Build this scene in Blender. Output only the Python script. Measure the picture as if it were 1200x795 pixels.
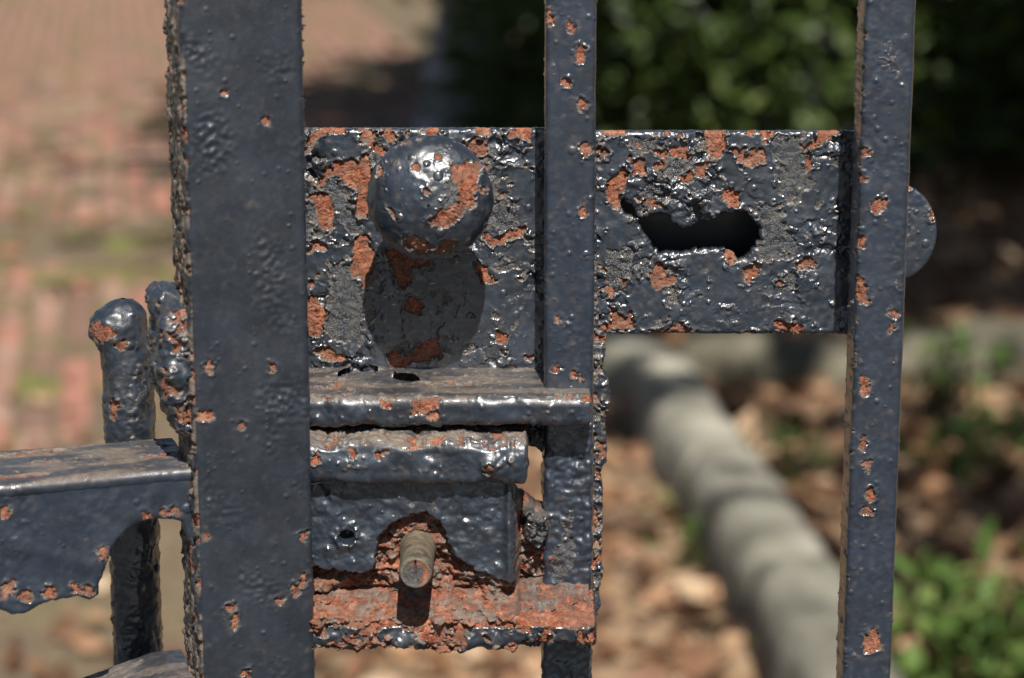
import bpy, math, random
import numpy as np

# ------------------------------------------------------------------ clearing, camera, world, sun
S = bpy.context.scene
for o in list(bpy.data.objects):
    bpy.data.objects.remove(o)
COL = S.collection
R = math.radians
PITCH, FPX, CAM_H = R(13.0), 2800.0, 1.5
SUN_EL, SUN_AZ = R(52.0), R(6.4)           # azimuth to the right of straight behind the camera
cp, sp = math.cos(PITCH), math.sin(PITCH)
CAM = np.array([0.0, -cp, CAM_H])
Z0 = CAM_H - sp                             # height of the lock
cam = bpy.data.cameras.new('camera'); cam_ob = bpy.data.objects.new('camera', cam); COL.objects.link(cam_ob)
cam_ob.location = CAM; cam_ob.rotation_euler = (R(90) - PITCH, 0, 0)
cam.sensor_width = 36.0; cam.lens = FPX * 36 / 1200; cam.clip_start = 0.05; cam.clip_end = 500
cam.dof.use_dof = True; cam.dof.focus_distance = 0.985; cam.dof.aperture_fstop = 8.2
S.camera = cam_ob
W = bpy.data.worlds.new('World'); S.world = W; W.use_nodes = True
wn = W.node_tree.nodes; wl = W.node_tree.links
sky = wn.new('ShaderNodeTexSky'); sky.sky_type = 'NISHITA'; sky.sun_disc = False
sky.sun_elevation = SUN_EL; sky.sun_rotation = math.pi - SUN_AZ
wl.new(sky.outputs[0], wn['Background'].inputs[0]); wn['Background'].inputs[1].default_value = 0.038
sun = bpy.data.lights.new('sun', 'SUN'); sun.energy = 5.0; sun.angle = R(0.53); sun.color = (1, .95, .87)
sun_ob = bpy.data.objects.new('sun', sun); COL.objects.link(sun_ob)
from mathutils import Vector
SUNDIR = Vector((math.sin(SUN_AZ) * math.cos(SUN_EL), -math.cos(SUN_AZ) * math.cos(SUN_EL), math.sin(SUN_EL)))
sun_ob.rotation_euler = SUNDIR.to_track_quat('Z', 'Y').to_euler(); sun_ob.location = (1, -3, 6)
S.view_settings.view_transform = 'Standard'; S.view_settings.look = 'None'
S.view_settings.exposure = 0.68; S.view_settings.gamma = 1.0
S.render.engine = 'CYCLES'; S.cycles.max_bounces = 6; S.cycles.use_denoising = True

# ------------------------------------------------------------------ coordinates
# gate frame in mm: X right, D towards the camera, Z up, origin where the camera axis meets the gate plane
def ray(u, v):
    a = (np.asarray(u, float) - 600) / FPX; b = -(np.asarray(v, float) - 397.5) / FPX
    return a, cp + b * sp, -sp + b * cp
def G(u, v, d=0.0):
    x, y, z = ray(u, v); t = (cp - d / 1000) / y
    return x * t * 1000, z * t * 1000 + sp * 1000
def ground_pt(u, v, z=0.0):
    x, y, zz = ray(u, v); t = (z - CAM_H) / zz
    return x * t, -cp + y * t
def at_y(u, v, y):
    x, yy, z = ray(u, v); t = (y + cp) / yy
    return x * t, CAM_H + z * t
def PX(org, sc, pts, d=0.0):
    p = np.array(pts, float) / sc + np.array(org, float)
    x, z = G(p[:, 0], p[:, 1], d); return np.stack([x, z], 1)
def EL(lst, d=0.0, n=9, rng=random.Random(4)):
    out = []
    for (u, v, ru, rv) in lst:
        pts = []
        for k in range(n):
            a = 2 * math.pi * k / n; q = rng.uniform(.4, 1.0)
            pts.append((u + ru * q * math.cos(a), v + rv * q * math.sin(a)))
        out.append(PX((0, 0), 1, pts, d))
    return out
def world(P):                               # gate mm -> metres
    return np.stack([P[:, 0] / 1000, -P[:, 1] / 1000, Z0 + P[:, 2] / 1000], 1)

# ------------------------------------------------------------------ noise
_rs = np.random.RandomState(11)
PERM = np.concatenate([_rs.permutation(256)] * 3).astype(np.int32)
_g = _rs.normal(size=(256, 3)); GRAD = (_g / np.linalg.norm(_g, axis=1)[:, None]).astype(np.float32)
RND = _rs.rand(256, 4).astype(np.float32)
def perlin(P, seed=0):
    P = np.asarray(P, np.float32) + np.float32(seed * 17.37 + 300)
    I = np.floor(P).astype(np.int32); F = P - I; U = F * F * F * (F * (F * 6 - 15) + 10)
    I &= 255; out = 0
    for a in (0, 1):
        A = PERM[I[:, 0] + a]
        for b in (0, 1):
            B = PERM[A + I[:, 1] + b]
            for c in (0, 1):
                g = GRAD[PERM[B + I[:, 2] + c]]
                d = g[:, 0] * (F[:, 0] - a) + g[:, 1] * (F[:, 1] - b) + g[:, 2] * (F[:, 2] - c)
                w = (U[:, 0] if a else 1 - U[:, 0]) * (U[:, 1] if b else 1 - U[:, 1]) * (U[:, 2] if c else 1 - U[:, 2])
                out = out + d * w
    return out * 1.6
def worley(P, seed=0):
    P = np.asarray(P, np.float32) + np.float32(seed * 13.1 + 300)
    I = np.floor(P).astype(np.int32); n = len(P)
    F1 = np.full(n, 9, np.float32); F2 = F1.copy(); ID = np.zeros(n, np.int32); VEC = np.zeros((n, 3), np.float32)
    for a in (-1, 0, 1):
        for b in (-1, 0, 1):
            for c in (-1, 0, 1):
                J = I + np.array([a, b, c], np.int32)
                h = PERM[PERM[PERM[J[:, 0] & 255] + (J[:, 1] & 255)] + (J[:, 2] & 255)]
                v = P - (J + RND[h, :3])
                d = np.sqrt((v * v).sum(1))
                m = d < F1
                F2 = np.where(m, F1, np.minimum(F2, d)); F1 = np.where(m, d, F1)
                ID[m] = h[m]; VEC[m] = v[m]
    return F1, F2, ID, VEC
def ss(a, b, x):
    t = np.clip((x - a) / (b - a), 0, 1); return t * t * (3 - 2 * t)
def sdf(poly, x, z):
    n = len(poly); d = np.full(x.shape, 1e9); s = np.ones(x.shape)
    for i in range(n):
        ax, az = poly[i]; bx, bz = poly[i - 1]
        ex, ez = bx - ax, bz - az; wx, wz = x - ax, z - az
        t = np.clip((wx * ex + wz * ez) / (ex * ex + ez * ez + 1e-12), 0, 1)
        d = np.minimum(d, (wx - ex * t) ** 2 + (wz - ez * t) ** 2)
        c1, c2, c3 = z >= az, z < bz, ex * wz > ez * wx
        f = (c1 & c2 & c3) | (~c1 & ~c2 & ~c3); s = np.where(f, -s, s)
    return s * np.sqrt(d)
def polys_sd(polys, x, z, far=5.0):
    sd = np.full(x.shape, far)
    for p in polys:
        m = (x > p[:, 0].min() - far) & (x < p[:, 0].max() + far) & (z > p[:, 1].min() - far) & (z < p[:, 1].max() + far)
        if m.any(): sd[m] = np.minimum(sd[m], sdf(p, x[m], z[m]))
    return sd

# ------------------------------------------------------------------ peeling paint on iron: relief + masks
DEF = dict(polys=(), mpolys=(), thr=.95, cs=6., mthr=.95, ms=9., t=.7, curl=.5, lump=.5, ls=9., fine=.06, fa=0., fs=6., ft=.25, fz=0.,
           bp=0., bs=5., bh=.5, mid=.12, zs=25., zlo=-.25, rip=.4, spolys=(), sb=.14, crack=.72, dust=0., front=True, rustfn=None, seed=0)
def weather(P, N, **kw):
    o = dict(DEF); o.update(kw); s = o['seed']
    n0 = perlin(P / o['ls'], s); n1 = perlin(P / (o['ls'] / 2.9), s + 1); n2 = perlin(P / 1.0, s + 2); n3 = perlin(P / 2.4, s + 3)
    wx = perlin(P / 2.6, s + 4) * 1.15 + n2 * .5; wz = n3 * 1.15 + perlin(P / .9, s + 5) * .5
    x, z = P[:, 0] + wx, P[:, 2] + wz
    sd = np.full(len(P), 5.0)
    if len(o['polys']):
        q = polys_sd(o['polys'], x, z)
        if o['front']: q = np.where(N[:, 1] > .15, q, 5.0)
        sd = np.minimum(sd, q)
    cs = o['cs']; f = perlin(P / cs, s + 6) * .75 + perlin(P / (cs / 2.4), s + 7) * .4 + n2 * .06
    thr = o['thr'] if o['rustfn'] is None else o['thr'] - o['rustfn'](P, N)
    sd = np.minimum(sd, (thr - f) * cs * .55)
    sd = sd - .55 + 1.1 * ss(.28, .5, perlin(P / 1.9, s + 15)) * (sd > -2.5)
    ms = o['ms']; fm = perlin(P / ms, s + 8) * .8 + perlin(P / (ms / 2.7), s + 9) * .4 + n2 * .08
    sdm = (o['mthr'] - fm) * ms * .5
    if len(o['mpolys']): sdm = np.minimum(sdm, polys_sd(o['mpolys'], x + 1.6 * n1 + .8 * wx, z + 1.6 * n0 + .8 * wz) + .9 * n1)
    sdm = sdm + 1.8 * ss(.2, .5, perlin(P / 2.7, s + 18)) * (sdm > -3)
    rust = ss(.14, -.14, sd); matte = ss(.22, -.22, sdm)
    st = ss(0, .4, sd); stm = ss(0, .4, sdm); t = o['t']
    zone = ss(o['zlo'], o['zlo'] + .65, perlin(P / o['zs'], s + 14))
    if len(o['spolys']): zone = zone * (.3 + .7 * ss(-2.5, 2.5, polys_sd(o['spolys'], x, z)))
    pw = st * (.25 + .75 * stm)
    h = t * .45 * st + t * .55 * st * stm
    c0 = np.clip(perlin(P / 5., s + 10) * 1.6 + .45, 0, 1.3)
    h += o['curl'] * (np.exp(-((sd - .6) / .5) ** 2) * c0 * st + .6 * np.exp(-((sdm - .55) / .45) ** 2) * c0 * st * stm)
    h += (o['lump'] * (n0 * .65 + n1 * o['rip']) * (.55 + .45 * zone) + o['mid'] * n3 * zone * 1.9 + o['fine'] * n2 * (.4 + .6 * zone)) * pw
    h += (n2 * .28 + n3 * .3 - .5 * ss(.3, .55, perlin(P / 1.4, s + 17))) * rust + (n2 * .12 + n3 * .3 + .25 * n1) * matte * (1 - rust)
    dust = np.exp(-((sd - .1) / .2) ** 2) * .75 + (np.exp(-((sdm - .05) / .25) ** 2) * .8 + .35 * ss(-1.6, .1, sdm) * (sdm < .1) * ss(0., .5, n0)) * (1 - rust)
    dust += .5 * np.exp(-np.clip(sd, 0, 9) / 1.3) * ss(-.1, .5, perlin(P / 3.1, s + 16)) * (1 - rust)
    if o['fa'] > 0:
        F1, F2, ID, V = worley(np.stack([x + .8 * n1, P[:, 1], z * 1.25 + .8 * n0], 1) / o['fs'], s)
        fz = ss(-.15, .2, perlin(P / 17., s + 11) + o['fz']) * st * (.35 + .65 * stm) * zone
        r = RND[ID]; e = F2 - F1
        tilt = (V * (r[:, :3] - .5) * 2).sum(1) * o['fs']
        h += fz * ((r[:, 3] - .5) * o['fa'] + tilt * o['ft'] - (1 - ss(0, .16, e)) * o['fa'] * .5 * (r[:, 2] > o['crack']) + np.exp(-((e - .2) / .12) ** 2) * o['fa'] * .35 * (r[:, 2] > .4))
        dust += fz * (1 - ss(.02, .1, e)) * .7 * (r[:, 1] > o['crack'])
    if o['bp'] > 0:
        F1, F2, ID, V = worley(P / o['bs'], s + 3)
        r = RND[ID]; rad = .12 + .25 * r[:, 1]
        b = np.clip(1 - (F1 / rad) ** 2, 0, 1) * (r[:, 0] < o['bp'])
        h += o['bh'] * np.sqrt(b) * (rad * 3) * (.3 + .7 * pw)
    if o['sb'] > 0:
        F1, F2, ID, V = worley(P / 2.6, s + 6)
        r = RND[ID]; rad = .16 + .14 * r[:, 1]
        h += .42 * np.sqrt(np.clip(1 - (F1 / rad) ** 2, 0, 1)) * (r[:, 0] < o['sb']) * pw
    if o['dust'] > 0:
        dust += o['dust'] * np.clip(N[:, 2], 0, 1) * (.25 + .75 * ss(-.25, .35, perlin(P * np.array([.035, .11, .11]), s + 12) + .3 * perlin(P * np.array([.12, .5, .5]), s + 13)))
    return P + N * h[:, None], dict(rust=rust, matte=matte * (1 - rust), dust=np.clip(dust, 0, 1) * (1 - .7 * rust))

# ------------------------------------------------------------------ mesh building
def mesh_from(name, V, Q, mat, parent=None, attrs=None, smooth=True, tris=None):
    me = bpy.data.meshes.new(name)
    V = np.asarray(V, np.float64)
    if parent is not None:
        r = parent
        V = V - np.array(r.location if r.parent is None else r.parent.location)
    Q = np.asarray(Q, np.int32).reshape(-1, 4); nq = len(Q)
    T = np.zeros((0, 3), np.int32) if tris is None else np.asarray(tris, np.int32).reshape(-1, 3)
    me.vertices.add(len(V)); me.vertices.foreach_set('co', V.astype(np.float32).ravel())
    me.loops.add(nq * 4 + len(T) * 3); me.loops.foreach_set('vertex_index', np.concatenate([Q.ravel(), T.ravel()]))
    me.polygons.add(nq + len(T))
    st = np.concatenate([np.arange(nq) * 4, nq * 4 + np.arange(len(T)) * 3]).astype(np.int32)
    me.polygons.foreach_set('loop_start', st)
    me.polygons.foreach_set('use_smooth', np.full(nq + len(T), smooth))
    me.update(calc_edges=True)
    if attrs:
        for k, a in attrs.items():
            at = me.attributes.new(k, 'FLOAT', 'POINT'); at.data.foreach_set('value', np.asarray(a, np.float32))
    if mat is not None: me.materials.append(mat)
    ob = bpy.data.objects.new(name, me); COL.objects.link(ob)
    if parent is not None: ob.parent = parent
    return ob
def empty(name, loc, label, cat, group=None):
    o = bpy.data.objects.new(name, None); o.empty_display_size = .1; COL.objects.link(o); o.location = loc
    o['label'] = label; o['category'] = cat
    if group: o['group'] = group
    return o
def tag(o, label=None, cat=None, group=None, kind=None):
    for k, v in (('label', label), ('category', cat), ('group', group), ('kind', kind)):
        if v: o[k] = v
    return o
def rrect(a0, a1, b0, b1, r, res=.4, coarse=()):
    """rounded rectangle, counter-clockwise; sides: 0 bottom(b0) 1 right(a1) 2 top(b1) 3 left(a0)"""
    pts, nor = [], []
    cs = [(a1 - r, b0 + r, -90), (a1 - r, b1 - r, 0), (a0 + r, b1 - r, 90), (a0 + r, b0 + r, 180)]
    st = [(a0 + r, b0, a1 - r, b0, 0, -1), (a1, b0 + r, a1, b1 - r, 1, 0), (a1 - r, b1, a0 + r, b1, 0, 1), (a0, b1 - r, a0, b0 + r, -1, 0)]
    for k in range(4):
        x0, y0, x1, y1, nx, ny = st[k]; L = math.hypot(x1 - x0, y1 - y0); n = max(1, int(L / (res * (10 if k in coarse else 1))))
        for i in range(n):
            t = i / n; pts.append((x0 + (x1 - x0) * t, y0 + (y1 - y0) * t)); nor.append((nx, ny))
        cx, cy, a = cs[k]; m = max(3, int(r * 1.57 / res))
        for i in range(m):
            q = R(a + 90 * i / m); pts.append((cx + r * math.cos(q), cy + r * math.sin(q))); nor.append((math.cos(q), math.sin(q)))
    return np.array(pts), np.array(nor)
def along(a, b, lo, hi, res):
    """samples a..b, dense only between lo and hi"""
    A = [np.arange(max(a, lo), min(b, hi), res)]
    if a < lo: A.insert(0, np.linspace(a, lo, 12, endpoint=False))
    if b > hi: A.append(np.linspace(hi, b, 12))
    else: A.append([b])
    return np.unique(np.concatenate(A))
def loft(sec, nor, L, axis):
    """axis 'z': section in (X,D); axis 'x': section in (D,Z); axis 'd': section in (X,Z)"""
    m, n = len(L), len(sec)
    s = np.tile(sec, (m, 1)); nn = np.tile(nor, (m, 1)); l = np.repeat(L, n); o = np.zeros(m * n)
    c = sec.mean(0); rings = [(f, L[0], -1) for f in (.93, .8, .55, .25, .01)] , [(f, L[-1], 1) for f in (.93, .8, .55, .25, .01)]
    allS, allN, allL = [s], [np.concatenate([nn, o[:, None]], 1)], [l]
    for rs in rings:
        for f, ll, sg in rs:
            allS.append(c + (sec - c) * f); allN.append(np.tile([0, 0, sg], (n, 1))); allL.append(np.full(n, ll))
    s = np.concatenate(allS); nn = np.concatenate(allN); l = np.concatenate(allL)
    order = {'z': lambda a, b, c: (a, b, c), 'x': lambda a, b, c: (c, a, b), 'd': lambda a, b, c: (a, c, b)}[axis]
    P = np.stack(order(s[:, 0], s[:, 1], l), 1); N = np.stack(order(nn[:, 0], nn[:, 1], nn[:, 2]), 1).astype(float)
    def grid(r0, r1):
        i = np.arange(n); j = (i + 1) % n
        return np.stack([r0 * n + i, r0 * n + j, r1 * n + j, r1 * n + i], 1)
    Q = [grid(k, k + 1) for k in range(m - 1)]
    Q.append(grid(m, 0)); Q += [grid(m + k + 1, m + k) for k in range(4)]
    Q.append(grid(m - 1, m + 5)); Q += [grid(m + 5 + k, m + 6 + k) for k in range(4)]
    Q = np.concatenate(Q)
    # D axis points at the camera (left-handed frame), so turn the faces round where needed
    if axis != 'd': Q = Q[:, ::-1]
    return P, N, Q
def fix_orient(P, N, Q):
    a, b, c = P[Q[:, 0]], P[Q[:, 1]], P[Q[:, 2]]
    return Q
def sheet(outer, d, thick, holes=(), res=.4, rnd=1.9, rag=.5, dfn=None, back=True, **kw):
    """plate standing in the gate plane, cut to an outline and holes, with rounded rim and weathered front"""
    x0, z0 = outer.min(0) - 1.5; x1, z1 = outer.max(0) + 1.5
    xs = np.arange(x0, x1, res); zs = np.arange(z0, z1, res); nx, nz = len(xs), len(zs)
    X, Zg = np.meshgrid(xs, zs); X, Zg = X.ravel(), Zg.ravel()
    P = np.stack([X, np.full_like(X, d), Zg], 1)
    def edge(X, Zg):
        Pq = np.stack([X, np.zeros_like(X), Zg], 1)
        w = perlin(Pq / 2.2, 31) * rag + perlin(Pq / .9, 32) * rag * .35
        e = sdf(outer, X, Zg) + w * .35
        for hp in holes: e = np.maximum(e, -(sdf(hp, X, Zg) + w))
        return e
    E = edge(X, Zg)
    In = (E < 0).reshape(nz, nx)
    qm = (In[:-1, :-1].astype(int) + In[1:, :-1] + In[:-1, 1:] + In[1:, 1:]) >= 3
    idx = np.arange(nx * nz).reshape(nz, nx)
    Q = np.stack([idx[:-1, :-1][qm], idx[:-1, 1:][qm], idx[1:, 1:][qm], idx[1:, :-1][qm]], 1)
    used, inv = np.unique(Q.ravel(), return_inverse=True); Q = inv.reshape(-1, 4); P = P[used]; E = E[used]
    ed = np.concatenate([Q[:, [0, 1]], Q[:, [1, 2]], Q[:, [2, 3]], Q[:, [3, 0]]])
    key = np.sort(ed, 1); k = key[:, 0].astype(np.int64) * 10 ** 7 + key[:, 1]
    _, first, cnt = np.unique(k, return_index=True, return_counts=True)
    be = ed[first[cnt == 1]]; bv = np.unique(be)
    e0 = .05; gx = (edge(P[bv, 0] + e0, P[bv, 2]) - edge(P[bv, 0] - e0, P[bv, 2])) / (2 * e0)
    gz = (edge(P[bv, 0], P[bv, 2] + e0) - edge(P[bv, 0], P[bv, 2] - e0)) / (2 * e0)
    gl = np.maximum(gx * gx + gz * gz, .25); mv = np.clip(-E[bv], -res, res)
    P[bv, 0] += mv * gx / gl; P[bv, 2] += mv * gz / gl
    s = np.clip(-E, 0, rnd)
    N = np.zeros_like(P); N[:, 1] = 1
    A = {}
    if dfn is not None: A = dfn(P)                       # may move P and return weather arguments per vertex
    Pw, at = weather(P, N, **kw)
    for kk, vv in A.items(): at[kk] = np.clip(at[kk] * (1 - vv[0]) + vv[1], 0, 1)
    Pw[:, 1] -= rnd - np.sqrt(np.maximum(rnd * rnd - (rnd - s) ** 2, 0))
    n = len(Pw); B = Pw.copy(); B[:, 1] = np.minimum(Pw[:, 1] - .5, d - thick) if not np.isscalar(thick) else np.minimum(P[:, 1].min() - 1, d) - thick
    M = .5 * (Pw + B)                                     # a mid ring keeps the rim's shading crisp
    V = np.concatenate([Pw, B]); i, j = be[:, 0], be[:, 1]
    QQ = [Q, np.stack([j, i, i + n, j + n], 1)]
    if back: QQ.append(Q[:, ::-1] + n)
    at = {kk: np.concatenate([vv, vv]) for kk, vv in at.items()}
    return V, np.concatenate(QQ), at

# ------------------------------------------------------------------ materials
class Nt:
    def __init__(s, name):
        s.m = bpy.data.materials.new(name); s.m.use_nodes = True; s.t = s.m.node_tree; s.n = s.t.nodes; s.l = s.t.links
        s.b = s.n['Principled BSDF']; s.co = s.n.new('ShaderNodeTexCoord')
    def set(s, inp, v):
        i = s.b.inputs[inp]
        if hasattr(v, 'is_output') or isinstance(v, bpy.types.NodeSocket): s.l.new(v, i)
        else: i.default_value = v
    def put(s, node, i, v):
        if isinstance(v, bpy.types.NodeSocket): s.l.new(v, node.inputs[i])
        else: node.inputs[i].default_value = v
    def attr(s, k):
        a = s.n.new('ShaderNodeAttribute'); a.attribute_name = k; return a.outputs['Fac']
    def noise(s, scale, detail=4, rough=.6, vec=None, dist=0):
        a = s.n.new('ShaderNodeTexNoise'); a.inputs['Scale'].default_value = scale; a.inputs['Detail'].default_value = detail
        a.inputs['Roughness'].default_value = rough; a.inputs['Distortion'].default_value = dist
        s.l.new(vec if vec is not None else s.co.outputs['Object'], a.inputs['Vector']); return a.outputs['Fac']
    def ramp(s, fac, stops):
        a = s.n.new('ShaderNodeValToRGB'); e = a.color_ramp.elements
        while len(e) < len(stops): e.new(.5)
        for q, (p, c) in zip(e, stops): q.position = p; q.color = (c, c, c, 1) if not isinstance(c, tuple) else c + (1,)
        s.l.new(fac, a.inputs[0]); return a.outputs[0]
    def mix(s, f, a, b):
        m = s.n.new('ShaderNodeMix'); m.data_type = 'RGBA'
        s.put(m, 0, f); s.put(m, 6, a if isinstance(a, bpy.types.NodeSocket) else tuple(a) + (1,)); s.put(m, 7, b if isinstance(b, bpy.types.NodeSocket) else tuple(b) + (1,)); return m.outputs[2]
    def mixf(s, f, a, b):
        m = s.n.new('ShaderNodeMix'); s.put(m, 0, f); s.put(m, 2, a); s.put(m, 3, b); return m.outputs[0]
    def math(s, op, a, b=0.0):
        m = s.n.new('ShaderNodeMath'); m.operation = op; s.put(m, 0, a); s.put(m, 1, b); return m.outputs[0]
    def bump(s, h, strength, dist, nrm=None):
        b = s.n.new('ShaderNodeBump'); s.put(b, 'Strength', strength); b.inputs['Distance'].default_value = dist; s.l.new(h, b.inputs['Height'])
        if nrm is not None: s.l.new(nrm, b.inputs['Normal'])
        return b.outputs[0]
def iron(name, paint=(.016, .018, .022), pr=(.26, .48), coat=.6, film=.3, relief=.35):
    k = Nt(name)
    rust, matte, dust = k.attr('rust'), k.attr('matte'), k.attr('dust')
    nf = k.noise(1400, 3, .7); nm = k.noise(330, 5, .65); nl = k.noise(60, 4, .6)
    rm = k.ramp(k.math('ADD', rust, k.math('MULTIPLY', k.math('SUBTRACT', nf, .5), 1.0)), [(.38, 0.0), (.62, 1.0)])
    mm = k.ramp(k.math('ADD', matte, k.math('MULTIPLY', k.math('SUBTRACT', nf, .5), .9)), [(.35, 0.0), (.65, 1.0)])
    rc = k.ramp(k.math('ADD', k.math('MULTIPLY', nm, .6), k.math('MULTIPLY', nf, .4)), [(.37, (.045, .016, .010)), (.445, (.16, .050, .027)), (.52, (.30, .100, .055)), (.61, (.41, .20, .122))])
    rc = k.mix(k.ramp(k.noise(95, 4, .6), [(.43, 0.0), (.58, .85)]), rc, k.mix(nm, (.14, .062, .040), (.23, .115, .078)))
    rc = k.mix(k.ramp(k.noise(130, 4, .6, dist=.4), [(.54, 0.0), (.66, .6)]), rc, (.40, .22, .155))
    pc = k.mix(k.ramp(nl, [(.4, 0.0), (.65, 1.0)]), paint, tuple(q * 1.6 for q in paint))
    pc = k.mix(k.math('MULTIPLY', k.ramp(nm, [(.5, 0.0), (.7, 1.0)]), film), pc, (.075, .072, .068))
    mc = k.ramp(nm, [(.38, (.009, .012, .016)), (.5, (.023, .026, .031)), (.62, (.075, .064, .053))])
    dc = k.ramp(nm, [(.3, (.13, .085, .055)), (.5, (.20, .15, .105)), (.7, (.27, .22, .165))])
    mcf = k.math('MULTIPLY', mm, k.ramp(k.noise(180, 5, .7), [(.38, .25), (.6, 1.0)]))
    col = k.mix(mcf, pc, mc)
    col = k.mix(k.math('MULTIPLY', dust, k.ramp(nf, [(.3, .45), (.7, 1.0)])), col, dc)
    col = k.mix(rm, col, rc); k.set('Base Color', col)
    r = k.mixf(k.ramp(k.noise(45, 5, .7), [(.38, 0.0), (.62, 1.0)]), pr[0], pr[1]); r = k.mixf(mm, r, .27); r = k.mixf(dust, r, .8); r = k.mixf(rm, r, .88); k.set('Roughness', r)
    k.set('Specular IOR Level', k.mixf(rm, .85, .25))
    k.set('Coat Weight', k.math('MULTIPLY', k.mixf(rm, coat, 0.0), k.math('SUBTRACT', 1.0, dust))); k.set('Coat Roughness', .13)
    hgt = k.math('MULTIPLY', nf, k.math('MAXIMUM', k.mixf(mm, k.mixf(rm, .08, .8), .8), k.math('MULTIPLY', dust, .7)))
    b1 = k.bump(nm, k.math('MAXIMUM', k.mixf(rm, relief, .6), k.math('MULTIPLY', dust, .45)), .0022); k.set('Normal', k.bump(hgt, .9, .0011, b1))
    return k.m
M_IRON = iron('peeling_black_paint', (.0125, .018, .0275), (.25, .42), .5, .25, .14)
M_BAR = iron('glossy_black_paint', (.0115, .017, .028), (.26, .42), .45, .15, .05)
M_POST = iron('dull_black_paint', (.0095, .013, .020), (.32, .48), .3, .12, .025)
def plain(name, stops, scale=8, rough=.85, bscale=40, bdist=.01, bstr=.5, attr=None, spec=.3):
    k = Nt(name)
    f = k.noise(scale, 6, .65)
    if attr: f = k.math('ADD', k.math('MULTIPLY', k.attr(attr), .75), k.math('MULTIPLY', f, .25))
    k.set('Base Color', k.ramp(f, stops)); k.set('Roughness', rough); k.set('Specular IOR Level', spec)
    k.set('Normal', k.bump(k.noise(bscale, 5, .7), bstr, bdist)); return k.m
M_STONE = plain('weathered_stone', [(.3, (.075, .075, .058)), (.5, (.20, .19, .15)), (.7, (.32, .305, .25))], 4, .9, 60, .01)
M_STONES = [M_STONE] + [plain('weathered_stone', [(.3, (.09 * q, .088 * q, .07 * q)), (.5, (.21 * q, .2 * q, .16 * q)), (.7, (.33 * q, .315 * q, .26 * q))], 5, .9, 60, .01) for q in (.78, 1.15)]
M_BANK = plain('mossy_stone', [(.3, (.05, .048, .032)), (.5, (.11, .10, .072)), (.7, (.18, .165, .12))], 6, .95, 60, .01)
M_BRICK = plain('worn_brick', [(.25, (.13, .07, .052)), (.5, (.23, .125, .092)), (.75, (.29, .18, .135))], 14, .9, 90, .004)
M_BARK = plain('grey_bark', [(.3, (.22, .23, .25)), (.7, (.42, .44, .47))], 12, .95, 30, .03, .9)
M_SOIL = None
def soil():
    k = Nt('leafy_soil')
    n1 = k.noise(3.5, 8, .7); n2 = k.noise(26, 5, .7)
    c = k.ramp(n2, [(.25, (.085, .055, .034)), (.45, (.22, .145, .09)), (.6, (.33, .23, .145)), (.8, (.42, .33, .23))])
    pathc = k.ramp(n2, [(.25, (.085, .065, .042)), (.55, (.155, .118, .08)), (.8, (.24, .185, .13))])
    c = k.mix(k.attr('path'), c, pathc)
    moss = k.math('MULTIPLY', k.ramp(n1, [(.5, 0.0), (.6, 1.0)]), k.attr('moss'))
    c = k.mix(moss, c, k.ramp(n2, [(.3, (.09, .10, .025)), (.7, (.20, .20, .06))]))
    k.set('Base Color', c); k.set('Roughness', .95); k.set('Specular IOR Level', .15)
    k.set('Normal', k.bump(n2, .8, .02)); return k.m
M_SOIL = soil()
def leafmat(name, stops, trans=.25, rough=.5):
    k = Nt(name); f = k.attr('tone')
    col = k.ramp(f, stops); k.set('Base Color', col); k.set('Roughness', rough); k.set('Specular IOR Level', .4)
    tr = k.n.new('ShaderNodeBsdfTranslucent'); k.l.new(col, tr.inputs[0])
    ms = k.n.new('ShaderNodeMixShader'); ms.inputs[0].default_value = trans
    k.l.new(k.b.outputs[0], ms.inputs[1]); k.l.new(tr.outputs[0], ms.inputs[2]); k.l.new(ms.outputs[0], k.n['Material Output'].inputs[0]); return k.m
M_LEAFDK = leafmat('dark_green_leaf', [(0, (.024, .044, .010)), (.6, (.06, .095, .018)), (1, (.15, .19, .035))], .2)
M_LEAF = leafmat('fresh_green_leaf', [(0, (.05, .10, .022)), (.6, (.10, .17, .04)), (1, (.20, .27, .08))], .3)
M_DEAD = leafmat('fallen_leaf', [(0, (.07, .036, .02)), (.35, (.17, .085, .045)), (.7, (.29, .16, .085)), (1, (.42, .31, .20))], .12, .65)
M_STEM = plain('green_stem', [(.3, (.05, .07, .02)), (.7, (.10, .12, .04))], 30)

# ------------------------------------------------------------------ the locked gate leaf
gate = empty('iron_gate', (0, 0, 0), 'black iron gate leaf with round knob, pierced lock plates and heavily peeling rusty paint', 'gate')
def zv(v, d=0): return float(G(600, v, d)[1])
def xu(u, v=397, d=0): return float(G(u, v, d)[0])
ZT, ZB = zv(-30, 35), zv(825, 35)
BD = 35.0
def add_bar(u0, u1, uc, **kw):
    x0, x1 = xu(u0, 397, BD), xu(u1, 397, BD)
    sec, nor = rrect(x0, x1, BD - 21, BD, 1.6, .42, (0, 1, 3))      # in (X,D)
    P, N, Q = loft(sec, nor, along(-1220, 520, ZB, ZT, .42), 'z')
    if uc < 900:
        q = ss(zv(500, BD), zv(530, BD), P[:, 2]); P = P + N * (q * (1.3 * perlin(P / 6, 101) + .6 * perlin(P / 2.5, 102)))[:, None]
    P, at = weather(P, N, **kw)
    return mesh_from('upright_bar', world(P), Q, M_BAR, gate, at)
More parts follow.
